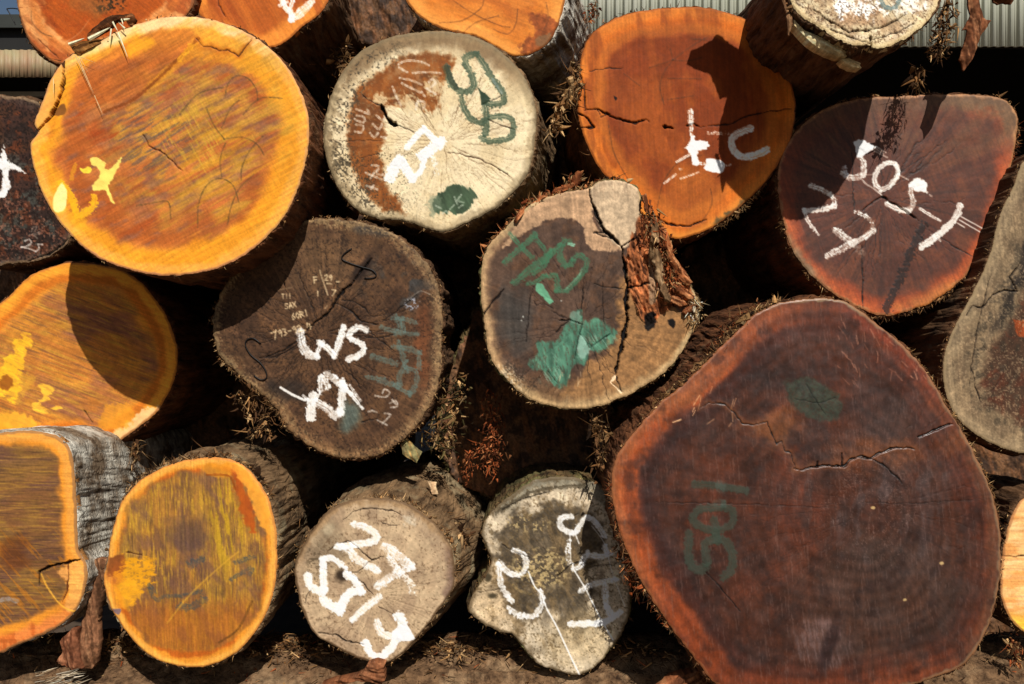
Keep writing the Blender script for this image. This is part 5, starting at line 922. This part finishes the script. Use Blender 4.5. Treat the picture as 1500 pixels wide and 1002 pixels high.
# 21 ---- recessed log between the two top orange logs
log('recessed_top', 'dark unpainted log set back between the two bright orange logs at the top edge',
    [(470,-60),(480,0),(500,45),(545,66),(590,60),(625,40),(650,-20),(640,-80),(580,-110),(510,-100)],
    3.6, paint20, 'bark_dark', lip=4, amp=1.4, rough=4)
log('gap_a', 'added filler log deep between the WS log and the rotten-sided log',  # this and the following gap logs are added fillers keeping the gaps dark
    [(560,300),(620,290),(690,300),(740,340),(760,400),(740,460),(690,500),(630,500),(580,450),(550,370)], 4.3, paint20, 'bark_gap_shade', lip=3, amp=1.4, rough=4)
log('gap_b', 'added filler log deep under the tall grey one',
    [(1400,640),(1450,625),(1520,630),(1580,670),(1590,740),(1540,790),(1470,790),(1410,740),(1390,690)], 4.2, paint20, 'bark_gap_shade', lip=3, amp=1.4, rough=4)
log('gap_c', 'added filler log deep between the half-shaded log and the WS log',
    [(230,470),(280,440),(340,450),(390,500),(410,580),(390,650),(330,680),(260,670),(220,600),(210,530)], 4.3, paint20, 'bark_gap_shade', lip=3, amp=1.4, rough=4)
log('gap_d', 'added filler log deep in the gap below the orange log with the C',
    [(1000,370),(1060,340),(1120,330),(1160,370),(1170,430),(1120,460),(1050,470),(1000,430)], 4.2, paint20, 'bark_gap_shade', lip=3, amp=1.4, rough=4)
log('gap_e', 'added filler log deep in the gap above the weathered log with the drips',
    [(880,590),(930,570),(960,600),(950,660),(920,700),(870,730),(800,740),(780,700),(820,640)], 4.4, paint20, 'bark_gap_shade', lip=3, amp=1.4, rough=4)
log('gap_f', 'added filler log deep between the large yellow log and the cream log',
    [(440,90),(500,70),(560,100),(570,180),(560,280),(510,340),(450,350),(400,300),(410,200),(420,140)], 4.1, paint20, 'bark_gap_shade', lip=3, amp=1.4, rough=4)
log('gap_g', 'added filler log deep between the cream log and the orange log with the C',
    [(780,110),(830,90),(890,120),(900,200),(890,270),(840,320),(780,300),(760,220),(765,150)], 4.1, paint20, 'bark_gap_shade', lip=3, amp=1.4, rough=4)
log('gap_h', 'added filler log deep in the gap at the lower right, under the small peach-orange log',
    [(1400,930),(1450,905),(1530,915),(1580,960),(1570,1030),(1500,1060),(1420,1040),(1380,990)], 4.2, paint20, 'bark_gap_shade', lip=3, amp=1.4, rough=4)
log('gap_i', 'added filler log deep in the gap at the left edge, under the star-marked log',
    [(-80,360),(0,350),(90,370),(130,400),(100,450),(0,480),(-70,460),(-110,410)], 4.3, paint20, 'bark_gap_shade', lip=3, amp=1.4, rough=4)
# ---------------------------------------------------------------- torn bark and fibre on the logs
def L(key): return LOGS[key]
for key, n, kw in (('yellow_big', 160, dict(L=(.005, .016), cols=BRN+TAN)), ('cream', 120, dict(L=(.004, .014), cols=TAN)), ('orange_c', 150, dict(L=(.006, .02), cols=BRN)),
                   ('dark_505', 420, dict(L=(.005, .018), cols=BRN+TAN)), ('pale_split', 130, dict(L=(.006, .022), cols=BRN)), ('orange_top', 120, dict(L=(.006, .02), cols=BRN)), ('orange_top_white', 100, dict(L=(.006, .02), cols=BRN)),
                   ('brown_corner', 100, dict(L=(.005, .016), cols=BRN+TAN)), ('dark_left', 150, dict(L=(.004, .014), cols=BRN)), ('yellow_shaded', 130, dict(L=(.005, .016), cols=BRN+RED)), ('square_yellow', 150, dict(L=(.005, .016), cols=BRN+TAN)),
                   ('oval_yellow', 200, dict(L=(.005, .018), cols=BRN+TAN)), ('beige_27', 260, dict(L=(.004, .014), cols=TAN)), ('beige_behind', 160, dict(L=(.004, .014), cols=TAN+BRN)), ('giant', 520, dict(L=(.004, .016), cols=BRN+TAN)),
                   ('grey_right', 260, dict(L=(.004, .012), cols=TAN+BRN)), ('peach_right', 150, dict(L=(.006, .02), cols=BRN+TAN)), ('rotten_side', 260, dict(L=(.004, .014), cols=TAN)), ('brown_ws', 620, dict(L=(.004, .013), cols=TAN+BRN, w=(.0015, .005))), ('recessed', 200, dict(L=(.01, .04), cols=MOSS))):
    e, fc, pl, P0 = L(key); fringe(fc, pl, e, n, seed=n+len(key), **kw)
def more(key, n, a0, a1, **kw):
    e, fc, pl, P0 = L(key); fringe(fc, pl, e, n, a0=a0, a1=a1, clump=0, **kw)
more('oval_yellow', 420, 225, 320, L=(.01, .032), cols=TAN+BRN, seed=3, w=(.0015, .005), down=-.1)
more('giant', 420, 215, 262, L=(.01, .035), cols=BRN+TAN, seed=4); more('giant', 260, 140, 190, L=(.008, .03), cols=BRN+RED, seed=5, fwd=.1); more('giant', 260, 300, 360, L=(.006, .02), cols=TAN, seed=6)
more('brown_ws', 150, 115, 170, L=(.008, .028), cols=TAN+BRN, seed=7); more('dark_505', 160, 60, 100, L=(.008, .025), cols=BRN, seed=8); more('orange_c', 120, 45, 75, L=(.01, .03), cols=TAN, seed=9)
more('beige_27', 200, 270, 360, L=(.01, .035), cols=TAN, seed=10, fwd=-.4, down=-.1); more('rotten_side', 160, 200, 290, L=(.008, .03), cols=RED+TAN, seed=11, down=-.2)
more('dark_505', 120, 330, 360, L=(.01, .03), cols=RED+BRN, seed=12)
def tf(name, key, *a, **kw): e, fc, pl, P0 = L(key); return tuft(name, e, P0, *a, **kw)
tf('hanging_fibre', 'brown_ws', [(350, 580), (378, 600), (392, 625), (372, 628)], 190, (.012, .045), TAN+BRN, w=(.002, .009), seed=1, Y=3.22, width=.022)
tf('hanging_fibre', 'rotten_side', [(870, 612), (882, 625), (880, 650), (876, 690)], 190, (.012, .05), TAN+BRN, w=(.001, .003), seed=2, Y=3.12, width=.014, spread=1.1)
tf('hanging_fibre', 'recessed', [(718, 580), (722, 620), (724, 660), (716, 690)], 300, (.008, .028), RED, w=(.002, .007), seed=3, Y=3.3, width=.018)
tf('hanging_fibre', 'recessed', [(720, 655), (700, 658), (684, 672), (682, 705)], 190, (.008, .025), RED, w=(.002, .006), seed=4, Y=3.3, width=.012)
tf('hanging_fibre', 'orange_c', [(845, 118), (832, 138), (818, 165), (808, 195)], 170, (.015, .06), TAN, w=(.002, .007), seed=5, Y=3.26, width=.012)
tf('hanging_fibre', 'orange_c', [(838, 88), (842, 110)], 70, (.015, .06), TAN+BRN, w=(.001, .003), seed=51, Y=3.26, width=.008)
tf('hanging_fibre', 'rotten_side', [(950, 310), (962, 350), (975, 395), (990, 430)], 620, (.008, .03), RED+RED+TAN, w=(.003, .010), seed=6, Y=3.085, width=.018, spread=.7)
tf('hanging_fibre', 'rotten_side', [(765, 305), (800, 290), (835, 272), (845, 262)], 200, (.008, .03), RED+TAN, w=(.003, .010), seed=7, Y=3.12, width=.013, spread=.9, hang=0)
tf('hanging_fibre', 'rotten_side', [(1010, 430), (1022, 450), (1016, 470)], 130, (.01, .035), TAN+PALE, w=(.0015, .004), seed=71, Y=3.09, width=.012, spread=1.1)
tf('hanging_fibre', 'pale_split', [(1392, 0), (1385, 30), (1378, 60), (1372, 80)], 280, (.010, .035), BRN+TAN, w=(.002, .006), seed=8, Y=3.05, width=.016, spread=1)
tf('hanging_fibre', 'pale_split', [(1348, 95), (1340, 125)], 50, (.02, .06), TAN+BRN, w=(.001, .003), seed=81, Y=3.1, width=.01)
tf('hanging_fibre', 'orange_top', [(868, 5), (872, 20), (862, 30)], 130, (.01, .03), RED+BRN, w=(.001, .003), seed=9, Y=3.6, width=.012)
tf('hanging_fibre', 'orange_top_white', [(470, 80), (520, 95), (500, 70)], 110, (.02, .06), TAN+BRN, w=(.001, .003), seed=10, Y=3.45, width=.03)
tf('hanging_fibre', 'recessed_top', [(545, 40), (570, 48), (590, 45)], 160, (.015, .045), RED+BRN, w=(.001, .004), seed=11, Y=3.7, width=.02)
tf('hanging_fibre', 'recessed', [(672, 560), (652, 600), (640, 640), (660, 650)], 360, (.010, .04), MOSS+TAN, w=(.004, .012), seed=12, Y=3.3, width=.03)
tf('hanging_fibre', 'giant', [(1040, 520), (1060, 495), (1085, 470), (1110, 450)], 240, (.008, .03), BRN+RED, w=(.002, .006), seed=13, Y=2.99, width=.012, hang=0)
tf('hanging_fibre', 'giant', [(912, 800), (920, 830), (935, 870)], 220, (.01, .035), RED+BRN, w=(.0015, .004), seed=14, Y=3.0, width=.014)
tf('hanging_fibre', 'peach_right', [(1478, 935), (1490, 955), (1492, 975)], 120, (.012, .04), RED+TAN, w=(.001, .004), seed=15, Y=3.22, width=.01)
tf('hanging_fibre', 'brown_ws', [(196, 655), (200, 670), (205, 690)][:2], 1, (.01, .02), TAN, Y=3.3)
tf('hanging_fibre', 'dark_505', [(1455, 400), (1470, 350), (1482, 290)], 150, (.01, .03), BRN, w=(.001, .004), seed=16, Y=3.34, width=.012)
tf('hanging_fibre', 'oval_yellow', [(395, 700), (420, 740), (425, 800)], 130, (.012, .04), BRN+TAN, w=(.001, .004), seed=17, Y=3.3, width=.02)
tf('hanging_fibre', 'beige_27', [(615, 735), (650, 755), (680, 790)], 200, (.02, .06), TAN+BRN, w=(.001, .005), seed=18, Y=3.28, width=.012, hang=0)
tf('hanging_fibre', 'yellow_shaded', [(200, 650), (196, 675)], 60, (.02, .05), TAN+BRN, w=(.001, .004), seed=19, Y=3.5, width=.012)
# chunks of torn bark bulging from the rotten side of the middle log
e, fc, pl, P0 = L('rotten_side'); g = np.random.default_rng(77)
for (x, y, l, w_, an, yy) in ((948, 300, 34, 11, 75, 3.07), (962, 335, 46, 10, 82, 3.06), (978, 352, 40, 13, 70, 3.07), (985, 385, 44, 12, 60, 3.065), (1000, 402, 36, 14, 50, 3.075), (1006, 428, 34, 12, 35, 3.07), (968, 395, 52, 12, 84, 3.055), (955, 372, 40, 9, 88, 3.05), (992, 440, 30, 12, 20, 3.07), (975, 425, 36, 10, 65, 3.06), (1014, 452, 26, 10, -30, 3.08), (790, 292, 40, 10, -35, 3.1), (825, 275, 36, 11, -20, 3.1), (842, 262, 26, 10, -70, 3.1), (768, 306, 30, 9, -50, 3.1)):
    a = math.radians(an); u = np.array([math.cos(a), math.sin(a)]); v = np.array([-u[1], u[0]]); q = []
    for k in range(12):
        t = k/12*2*math.pi; q.append(tuple(np.array([x, y])+u*l/2*math.cos(t)*g.uniform(.75, 1.2)+v*w_/2*math.sin(t)*g.uniform(.6, 1.3)))
    cs = [(178, 108, 66), (126, 70, 42), (206, 146, 100)] if g.random() < .65 else [(166, 132, 96), (120, 90, 62), (190, 158, 120)]
    plate('bark_flake', 'p', q, yy, cs, e, P0, thick=.02, nx=g.normal()*.35, nz=g.normal()*.3, ang=an, seed=int(x), relief=5, rough=2, dx=1.6)
# attached slabs
e, fc, pl, P0 = L('pale_split')
plate('split_slab', 'g3', [(238, 100), (270, 135), (300, 165), (350, 185), (395, 205), (440, 225), (480, 238), (540, 268), (535, 285), (520, 280), (532, 308), (480, 305), (430, 285), (380, 262), (340, 235), (300, 200), (265, 160), (240, 135)], 2.86, [(222, 198, 150), (200, 172, 124), (236, 218, 180)], e, P0, thick=.05, ang=30, seed=3, relief=1.5, rough=.8)
plate('split_slab', 'g3', [(500, 322), (540, 315), (605, 345), (598, 352), (612, 372), (560, 362), (520, 345)], 2.87, [(222, 198, 150), (200, 172, 124), (170, 140, 100)], e, P0, thick=.05, ang=20, seed=4, relief=1.5, rough=.8)
plate('bark_strip', 'g3', [(1190, -420), (1250, -430), (1262, -200), (1255, -20), (1275, 60), (1285, 95), (1322, 108), (1300, 150), (1270, 190), (1245, 260), (1222, 320), (1195, 360), (1172, 395), (1165, 340), (1150, 325), (1172, 260), (1190, 190), (1195, 150), (1168, 160), (1205, 100), (1215, 75), (1200, 40), (1196, -60)], 3.1, [(150, 94, 62), (112, 66, 42), (186, 130, 92)], e, P0, thick=.008, ang=80, seed=5, bow=.6)
plate('bark_strip', 'g3', [(180, -40), (200, 40), (225, 70), (238, 110), (228, 130), (215, 190), (208, 190), (200, 120), (195, 60), (160, -40)], 2.86, [(150, 110, 78), (110, 76, 50), (176, 140, 100)], e, P0, thick=.01, ang=80, seed=6)
plate('bark_strip', 'g3', [(1330, -40), (1340, 5), (1365, 18), (1400, 8), (1440, 20), (1448, 0), (1440, -40)], 3.1, [(130, 80, 52), (100, 60, 40), (150, 100, 70)], e, P0, thick=.01, ang=10, seed=7)
plate('bark_strip', 'p', [(1093,-160),(1100,-178),(1120,-185),(1145,-205),(1190,-170),(1185,-110),(1150,-100),(1133,-140),(1112,-150)], 2.87, [(150, 110, 78), (110, 76, 50), (176, 140, 100)], e, P0, thick=.01, ang=20, seed=66)
e, fc, pl, P0 = L('yellow_big')
plate('bark_flap', 'g1', [(720, 466), (760, 450), (830, 425), (905, 410), (960, 400), (1040, 400), (1130, 425), (1020, 460), (930, 510), (840, 565), (800, 560), (760, 520)], 2.992, [(140, 92, 46), (112, 70, 36), (170, 120, 66)], e, P0, thick=.02, ang=-20, seed=8)
plate('bark_flap', 'g1', [(900, 405), (905, 350), (960, 300), (1040, 230), (1100, 185), (1180, 155), (1290, 150), (1370, 130), (1400, 190), (1380, 260), (1340, 250), (1300, 190), (1190, 215), (1150, 275), (1060, 320), (960, 385)], 2.99, [(128, 76, 42), (90, 54, 32), (176, 118, 76)], e, P0, thick=.02, ang=-28, seed=9)
items = []
for (z, a, b, w, y) in (('g1', (720, 465), (900, 402), .010, 2.985), ('g1', (930, 410), (1170, 285), .012, 2.984), ('g1', (1180, 230), (1230, 330), .009, 2.982), ('g1', (1165, 300), (1150, 440), .006, 2.982), ('g1', (1235, 345), (1345, 600), .008, 2.98), ('g1', (1270, 200), (1300, 260), .007, 2.982), ('g1', (1300, 210), (1370, 200), .009, 2.982), ('g1', (1310, 300), (1240, 240), .008, 2.981),
                     ('g1', (790, 580), (985, 1000), .0035, 2.98), ('g1', (830, 585), (920, 770), .002, 2.98), ('g1', (845, 598), (1010, 665), .002, 2.98), ('c1', (415, 420), (452, 505), .0035, 2.98), ('c1', (345, 255), (415, 420), .0035, 2.98), ('g1', (560, 820), (555, 1000), .003, 2.985)):
    A = at(*pc(*a, z), y)-P0; B = at(*pc(*b, z), y)-P0; d = B-A; l = np.linalg.norm(d); g = np.random.default_rng(int(a[0]))
    items.append((A, d, l, w, g.normal(size=3)*.002, np.array((240, 222, 186)) if w > .004 else np.array((232, 200, 150))))
for it in items: obj('splinter', sliver_mesh('splinter', [it]), M['fibre'], e)
# iron S-hooks
def tube(name, pts, r, mat, parent=None):
    P = np.array(pts); n = len(P); T = np.gradient(P, axis=0); T /= np.linalg.norm(T, axis=1)[:, None]; V = []; Q = []; k = 8
    for i in range(n):
        a = np.cross(T[i], (0, 1, .01)); a /= np.linalg.norm(a); b = np.cross(T[i], a)
        for j in range(k): V.append(P[i]+r*(a*math.cos(j/k*6.2832)+b*math.sin(j/k*6.2832)))
    for i in range(n-1):
        for j in range(k): Q.append((i*k+j, i*k+(j+1) % k, (i+1)*k+(j+1) % k, (i+1)*k+j))
    V += [P[0], P[-1]]; T3 = [(j, (j+1) % k, n*k) for j in range(k)]+[((n-1)*k+(j+1) % k, (n-1)*k+j, n*k+1) for j in range(k)]
    return obj(name, new_mesh(name, np.array(V), Q, T3), mat, parent)
e, fc, pl, P0 = L('brown_ws')
for pts in ([(565, 160), (535, 182), (530, 200), (560, 215), (600, 228), (640, 240), (655, 258), (645, 268), (610, 270)], [(232, 510), (205, 490), (182, 495), (175, 515), (195, 550), (230, 580), (250, 610), (252, 635), (232, 642), (205, 625)]):
    c = catmull(zp('d2', pts), False, 2); W = pl.at(c[:, 0], c[:, 1])-P0+pl.N*.004; W[0] -= pl.N*.01; W[-1] -= pl.N*.01
    tube('iron_s_hook', W, .0022, M['iron'], e)
e, fc, pl, P0 = L('brown_corner')
for a, b in (((70, 92), (185, 95)), ((72, 95), (155, 245)), ((155, 245), (160, 262))):
    A = at(*pc(*a, 'g1'), 3.13)-P0; B = at(*pc(*b, 'g1'), 3.13)-P0; tube('bent_twig', [A+(B-A)*t+np.array([0, 0, .002*math.sin(3*t)]) for t in np.linspace(0, 1, 8)], .0018, M['fibre_plain'] if 'fibre_plain' in M else M['iron'], e)

# ---------------------------------------------------------------- loose pieces
def loose(name, label, cat, z, pts, Y, cols, group=None, **kw):
    o, pl_ = plate(name, z, pts, Y, cols, **kw); tag(o, label, cat, group); return o
BK = [(150, 104, 74), (112, 76, 52), (178, 132, 96)]
loose('bark_slab', 'torn brown strip of bark standing on end between the two yellow logs at the bottom left', 'bark', 'e1', [(345, 545), (385, 550), (372, 620), (365, 700), (350, 780), (362, 850), (345, 930), (330, 955), (290, 950), (285, 900), (292, 840), (290, 790), (310, 720), (335, 640)], 3.16, BK, thick=.03, ang=85, seed=21, relief=9, rough=2)
loose('bark_slab', 'short curled piece of reddish bark lying below the squarish yellow log', 'bark', 'e1', [(212, 850), (225, 835), (262, 800), (285, 800), (282, 850), (292, 920), (300, 950), (250, 948), (200, 925), (222, 890)], 3.14, [(146, 92, 64), (112, 66, 44), (180, 126, 92)], thick=.03, ang=80, seed=22, relief=9, rough=2)
loose('bark_chunk', 'lump of rusty brown bark jammed under the small beige log', 'bark', 'e2', [(345, 960), (360, 930), (395, 918), (428, 930), (425, 960), (432, 990), (400, 1010), (380, 1000), (300, 995), (230, 1010), (180, 1012), (260, 985), (320, 975)], 3.1, [(146, 92, 60), (116, 70, 46), (172, 116, 80)], thick=.05, ang=10, seed=23, relief=9, rough=2)
loose('bark_chunk', 'reddish-brown curl of bark on the bearer beside the lower left edge of the biggest log', 'bark', 'p', [(962, 1012), (985, 995), (1006, 988), (1022, 984), (1036, 1000), (1048, 1012)], 3.05, [(156, 96, 62), (116, 70, 46), (182, 126, 86)], thick=.05, ang=-30, seed=24, relief=8)
loose('wood_chip', 'pointed two-toned wood chip wedged beneath the brown log with the S-hooks', 'wood chip', 'e2', [(490, 72), (512, 55), (535, 85), (572, 112), (552, 155), (525, 140), (498, 118)], 3.24, [(150, 140, 96), (124, 112, 78), (200, 152, 90)], thick=.012, ang=70, seed=25, smooth=False)
loose('wood_chip', 'tiny pale wood chip caught in the dark gap above the small beige log', 'wood chip', 'e2', [(592, 225), (628, 228), (625, 245), (632, 272), (610, 275), (605, 250)], 3.3, [(206, 170, 130), (180, 140, 104), (220, 190, 150)], thick=.01, seed=26)
its = []; g = np.random.default_rng(5)
for i in range(46):
    A = at(g.uniform(50, 112), g.uniform(984, 1006), 3.12); its.append((A-at(90, 990, 3.12), np.array([1, -.1, .28+.09*g.normal()]), g.uniform(.02, .08), g.uniform(.002, .006), g.normal(size=3)*.006, pick([(196, 178, 150), (150, 126, 98), (214, 200, 176)], g)))
o = obj('splinter_bundle', sliver_mesh('splinter_bundle', its), M['fibre']); o.location = at(90, 990, 3.12)+ORG; tag(o, 'pale frayed bundle of splinters lying on the bearer at the bottom left corner', 'splinters')

# ---------------------------------------------------------------- bearer, ground, litter
def bearer(Y, zt, r, label, seed, x0=-4.5, x1=4.5, fine=True):
    nx = 900 if fine else 200; nt = 120 if fine else 40
    X = np.linspace(x0, x1, nx); T = np.linspace(0, 2*math.pi, nt, endpoint=False); XX, TT = np.meshgrid(X, T, indexing='ij')
    cx, cz = np.cos(TT), np.sin(TT)
    ridge = fbm(cx*6+XX*.7, cz*6+XX*.4, seed, 4); lump = fbm(cx*1.5+XX*2.2, cz*1.5-XX*1.3, seed+1, 4); fi = fbm(XX*22+cx*4, cz*30+XX*6, seed+2, 4)
    R = r+.012*ridge+.026*lump+.007*fi
    V = np.stack([XX, R*cx, R*cz], -1).reshape(-1, 3); i, j = np.meshgrid(np.arange(nx-1), np.arange(nt), indexing='ij'); i = i.ravel(); j = j.ravel(); k = (j+1) % nt
    Q = np.stack([i*nt+j, (i+1)*nt+j, (i+1)*nt+k, i*nt+k], 1)
    V = np.concatenate([V, [[x0, 0, 0], [x1, 0, 0]]]); a = np.arange(nt); b = (a+1) % nt; n0 = nx*nt
    T3 = np.concatenate([np.stack([b, a, np.full(nt, n0)], 1), np.stack([(nx-1)*nt+a, (nx-1)*nt+b, np.full(nt, n0+1)], 1)])
    o = obj('bearer_log', new_mesh('bearer_log', V, Q, T3), M['bearer']); o.location = (0, Y, CAMZ+zt-r); return tag(o, label, 'bearer log', 'bearers under the stack')
bearer(3.46, -1.075, .30, 'brown bark-covered log lying crosswise in front under the stack', 71)
bearer(6.6, -1.12, .25, 'bearer log lying crosswise hidden at the back under the stack', 91, fine=False)
# ground
nx, ny = 160, 160; gx = np.sign(np.linspace(-1, 1, nx))*np.abs(np.linspace(-1, 1, nx))**2.5*120; gy = -8+np.linspace(0, 1, ny)**2.5*260
XX, YY = np.meshgrid(gx, gy, indexing='ij'); ZZ = .03*fbm(XX*.8, YY*.8, 5, 5)-.03
i, j = np.meshgrid(np.arange(nx-1), np.arange(ny-1), indexing='ij'); i = i.ravel(); j = j.ravel()
tag(obj('ground', new_mesh('ground', np.stack([XX, YY, ZZ], -1).reshape(-1, 3), np.stack([i*ny+j, (i+1)*ny+j, (i+1)*ny+j+1, i*ny+j+1], 1)), M['ground']), kind='structure')
# litter of bark crumbs and shreds lying on the front bearer
g = np.random.default_rng(11); its = []
for i in range(1300):
    x = g.uniform(-1.9, 1.9); y = g.uniform(3.18, 3.62); dz = .30**2-(y-3.46)**2
    zz = -1.075-.30+math.sqrt(max(dz, 0))+g.uniform(.0, .012)
    dd = g.normal(size=3)*np.array([1, .6, .35]); its.append((np.array([x, y, zz+1.1]), dd, g.uniform(.006, .05)*(1 if g.random() < .9 else 1.8), g.uniform(.0015, .008), g.normal(size=3)*.004, pick(TAN+BRN+RED[:2], g)))
for cx_, n_, hh in ((172, 160, .04), (430, 260, .05), (655, 240, .03), (920, 120, .02), (780, 120, .02)):
    for i in range(n_):
        u = g.normal()*.09; A = at(cx_, 950, 3.36); x = A[0]+u; top = hh*math.exp(-(u/.09)**2)
        its.append((np.array([x, 3.36+g.normal()*.05, -1.085+g.random()*top+1.1]), g.normal(size=3)*np.array([1, .6, .4]), g.uniform(.006, .04), g.uniform(.003, .012), g.normal(size=3)*.004, pick(TAN+BRN, g)))
o = obj('bark_litter', sliver_mesh('bark_litter', its), M['fibre']); o.location = (0, 0, CAMZ-1.1); tag(o, 'shreds and crumbs of bark littering the bearer under the stack', 'bark litter', kind='stuff')

# ---------------------------------------------------------------- sheds
def boxes(name, lst, mat, parent=None):
    V = []; Q = []
    for (x0, y0, z0, x1, y1, z1) in lst:
        k = len(V); V += [(x0, y0, z0), (x1, y0, z0), (x1, y1, z0), (x0, y1, z0), (x0, y0, z1), (x1, y0, z1), (x1, y1, z1), (x0, y1, z1)]
        Q += [(k+a, k+b, k+c, k+d) for a, b, c, d in ((0, 3, 2, 1), (4, 5, 6, 7), (0, 1, 5, 4), (1, 2, 6, 5), (2, 3, 7, 6), (3, 0, 4, 7))]
    return obj(name, new_mesh(name, np.array(V, float), Q, smooth=False), mat, parent)
def corrugated(name, x0, x1, z0, z1, pitch, amp, mat, parent):
    n = int((x1-x0)/pitch*12)+1; X = np.linspace(x0, x1, n); ph = X/pitch*2*math.pi; Yc = -amp*np.clip(np.cos(ph)*1.6, -1, 1)
    Zs = np.array([z0, z1]); V = [(x, y, z) for z in Zs for x, y in zip(X, Yc)]+[(x, y+.02, z) for z in Zs for x, y in zip(X, Yc)]
    a = np.arange(n-1); Q = np.concatenate([np.stack([a, a+1, n+a+1, n+a], 1), np.stack([2*n+a+1, 2*n+a, 3*n+a, 3*n+a+1], 1), np.stack([a+1, a, 2*n+a, 2*n+a+1], 1), np.stack([n+a, n+a+1, 3*n+a+1, 3*n+a], 1)])
    return obj(name, new_mesh(name, np.array(V), Q), mat, parent)
def zz(py, Y): return CAMZ-(py-501)/F*Y
def xx(px, Y): return (px-750)/F*Y
Y = 10.9
s = empty('metal_shed', (3.0, Y, 0), 'metal shed with grey-green corrugated cladding over a dark bay, behind on the right', 'shed')
X0, X1 = xx(640, Y)-3, 12.0; zb = zz(68, Y)
corrugated('wall_cladding', X0, X1, zb, zb+2.2, .1, .014, M['clad'], s)
boxes('roof', [(X0-.3, -.4, zb+2.21, X1+.3, 8.3, zb+2.33)], M['steel'], s)
boxes('back_wall', [(X0, 8.0, 0, X1, 8.1, zb+2.2)], M['dark'], s)
boxes('side_wall', [(X0-.08, .08, 0, X0-.005, 7.98, zb+2.2)], M['dark'], s); boxes('side_wall', [(X1+.005, .08, 0, X1+.08, 7.98, zb+2.2)], M['dark'], s)
boxes('lintel', [(X0, .05, zb+.03, X1, .2, zb+.2)], M['dark'], s)
for x in (X0+.1, 11.5): boxes('post', [(x, .06, 0, x+.16, .22, zb-.125)], M['steel'], s)
Y = 16.0
s = empty('old_shed', (-12.5, Y, 0), 'older shed with rust-streaked cream cladding under a dark roof, far left behind the stack', 'shed')
X0, X1 = -8.5, 5.0; z0 = zz(113, Y+1); z1 = zz(28, Y)
corrugated('wall_cladding', X0, X1, zz(113, Y), zz(73, Y), .13, .014, M['clad_old'], s)
boxes('roof', [(X0-.3, .0, z1-.02, X1+.3, 9.0, z1+.08)], M['steel'], s); boxes('fascia', [(X0-.3, -.06, z1-.16, X1+.3, -.003, z1+.06)], M['steel'], s)
boxes('eave_shade', [(X0, .08, z1-.62, X1, .98, z1-.025)], M['dark'], s)  # dark box stands in for the shadow under the eave
boxes('back_wall', [(X0, 8.0, 0, X1, 8.1, z1-.1)], M['dark'], s); boxes('side_wall', [(X0-.1, 1.1, 0, X0-.01, 7.9, z1-.1)], M['dark'], s)
boxes('rail', [(X0, .95, zz(141, Y+.95), X1, 1.05, zz(134, Y+.95))], M['rail'], s)
boxes('low_wall', [(X0, 1.1, 0, X1, 1.2, zz(142, Y+1.1))], M['dark'], s)
for x in (X0+.2, 4.0): boxes('post', [(x, 1.25, 0, x+.2, 1.45, z0-.01)], M['steel'], s)

# ---------------------------------------------------------------- light, sky, camera
sun_d = np.array([-.239, 1.0, -.928]); sun_d /= np.linalg.norm(sun_d)
from mathutils import Vector
Ls = bpy.data.lights.new('sun', 'SUN'); Ls.energy = 5.0; Ls.angle = math.radians(.5); Ls.color = (1.0, .96, .895)
so = bpy.data.objects.new('sun', Ls); so.rotation_euler = Vector(sun_d).to_track_quat('-Z', 'Y').to_euler(); so.location = (2, -6, 8); COL.objects.link(so)
w = bpy.data.worlds.new('World'); scene.world = w; w.use_nodes = True; nt = w.node_tree; bg = nt.nodes['Background']
sk = nt.nodes.new('ShaderNodeTexSky'); sk.sky_type = 'NISHITA'; sk.sun_disc = False; sk.sun_elevation = math.asin(-sun_d[2]); sk.sun_rotation = math.atan2(-sun_d[0], -sun_d[1])
nt.links.new(sk.outputs[0], bg.inputs[0]); bg.inputs[1].default_value = .05
cam = bpy.data.cameras.new('camera'); cam.sensor_width = 36; cam.lens = 36*F/1500; cam.clip_start = .05; cam.clip_end = 1000
co = bpy.data.objects.new('camera', cam); co.location = (0, 0, CAMZ); co.rotation_euler = (math.radians(90), 0, 0); COL.objects.link(co); scene.camera = co
vs = scene.view_settings; vs.view_transform = 'Standard'; vs.look = 'None'; vs.exposure = -.17; vs.gamma = 1; vs.use_curve_mapping = False
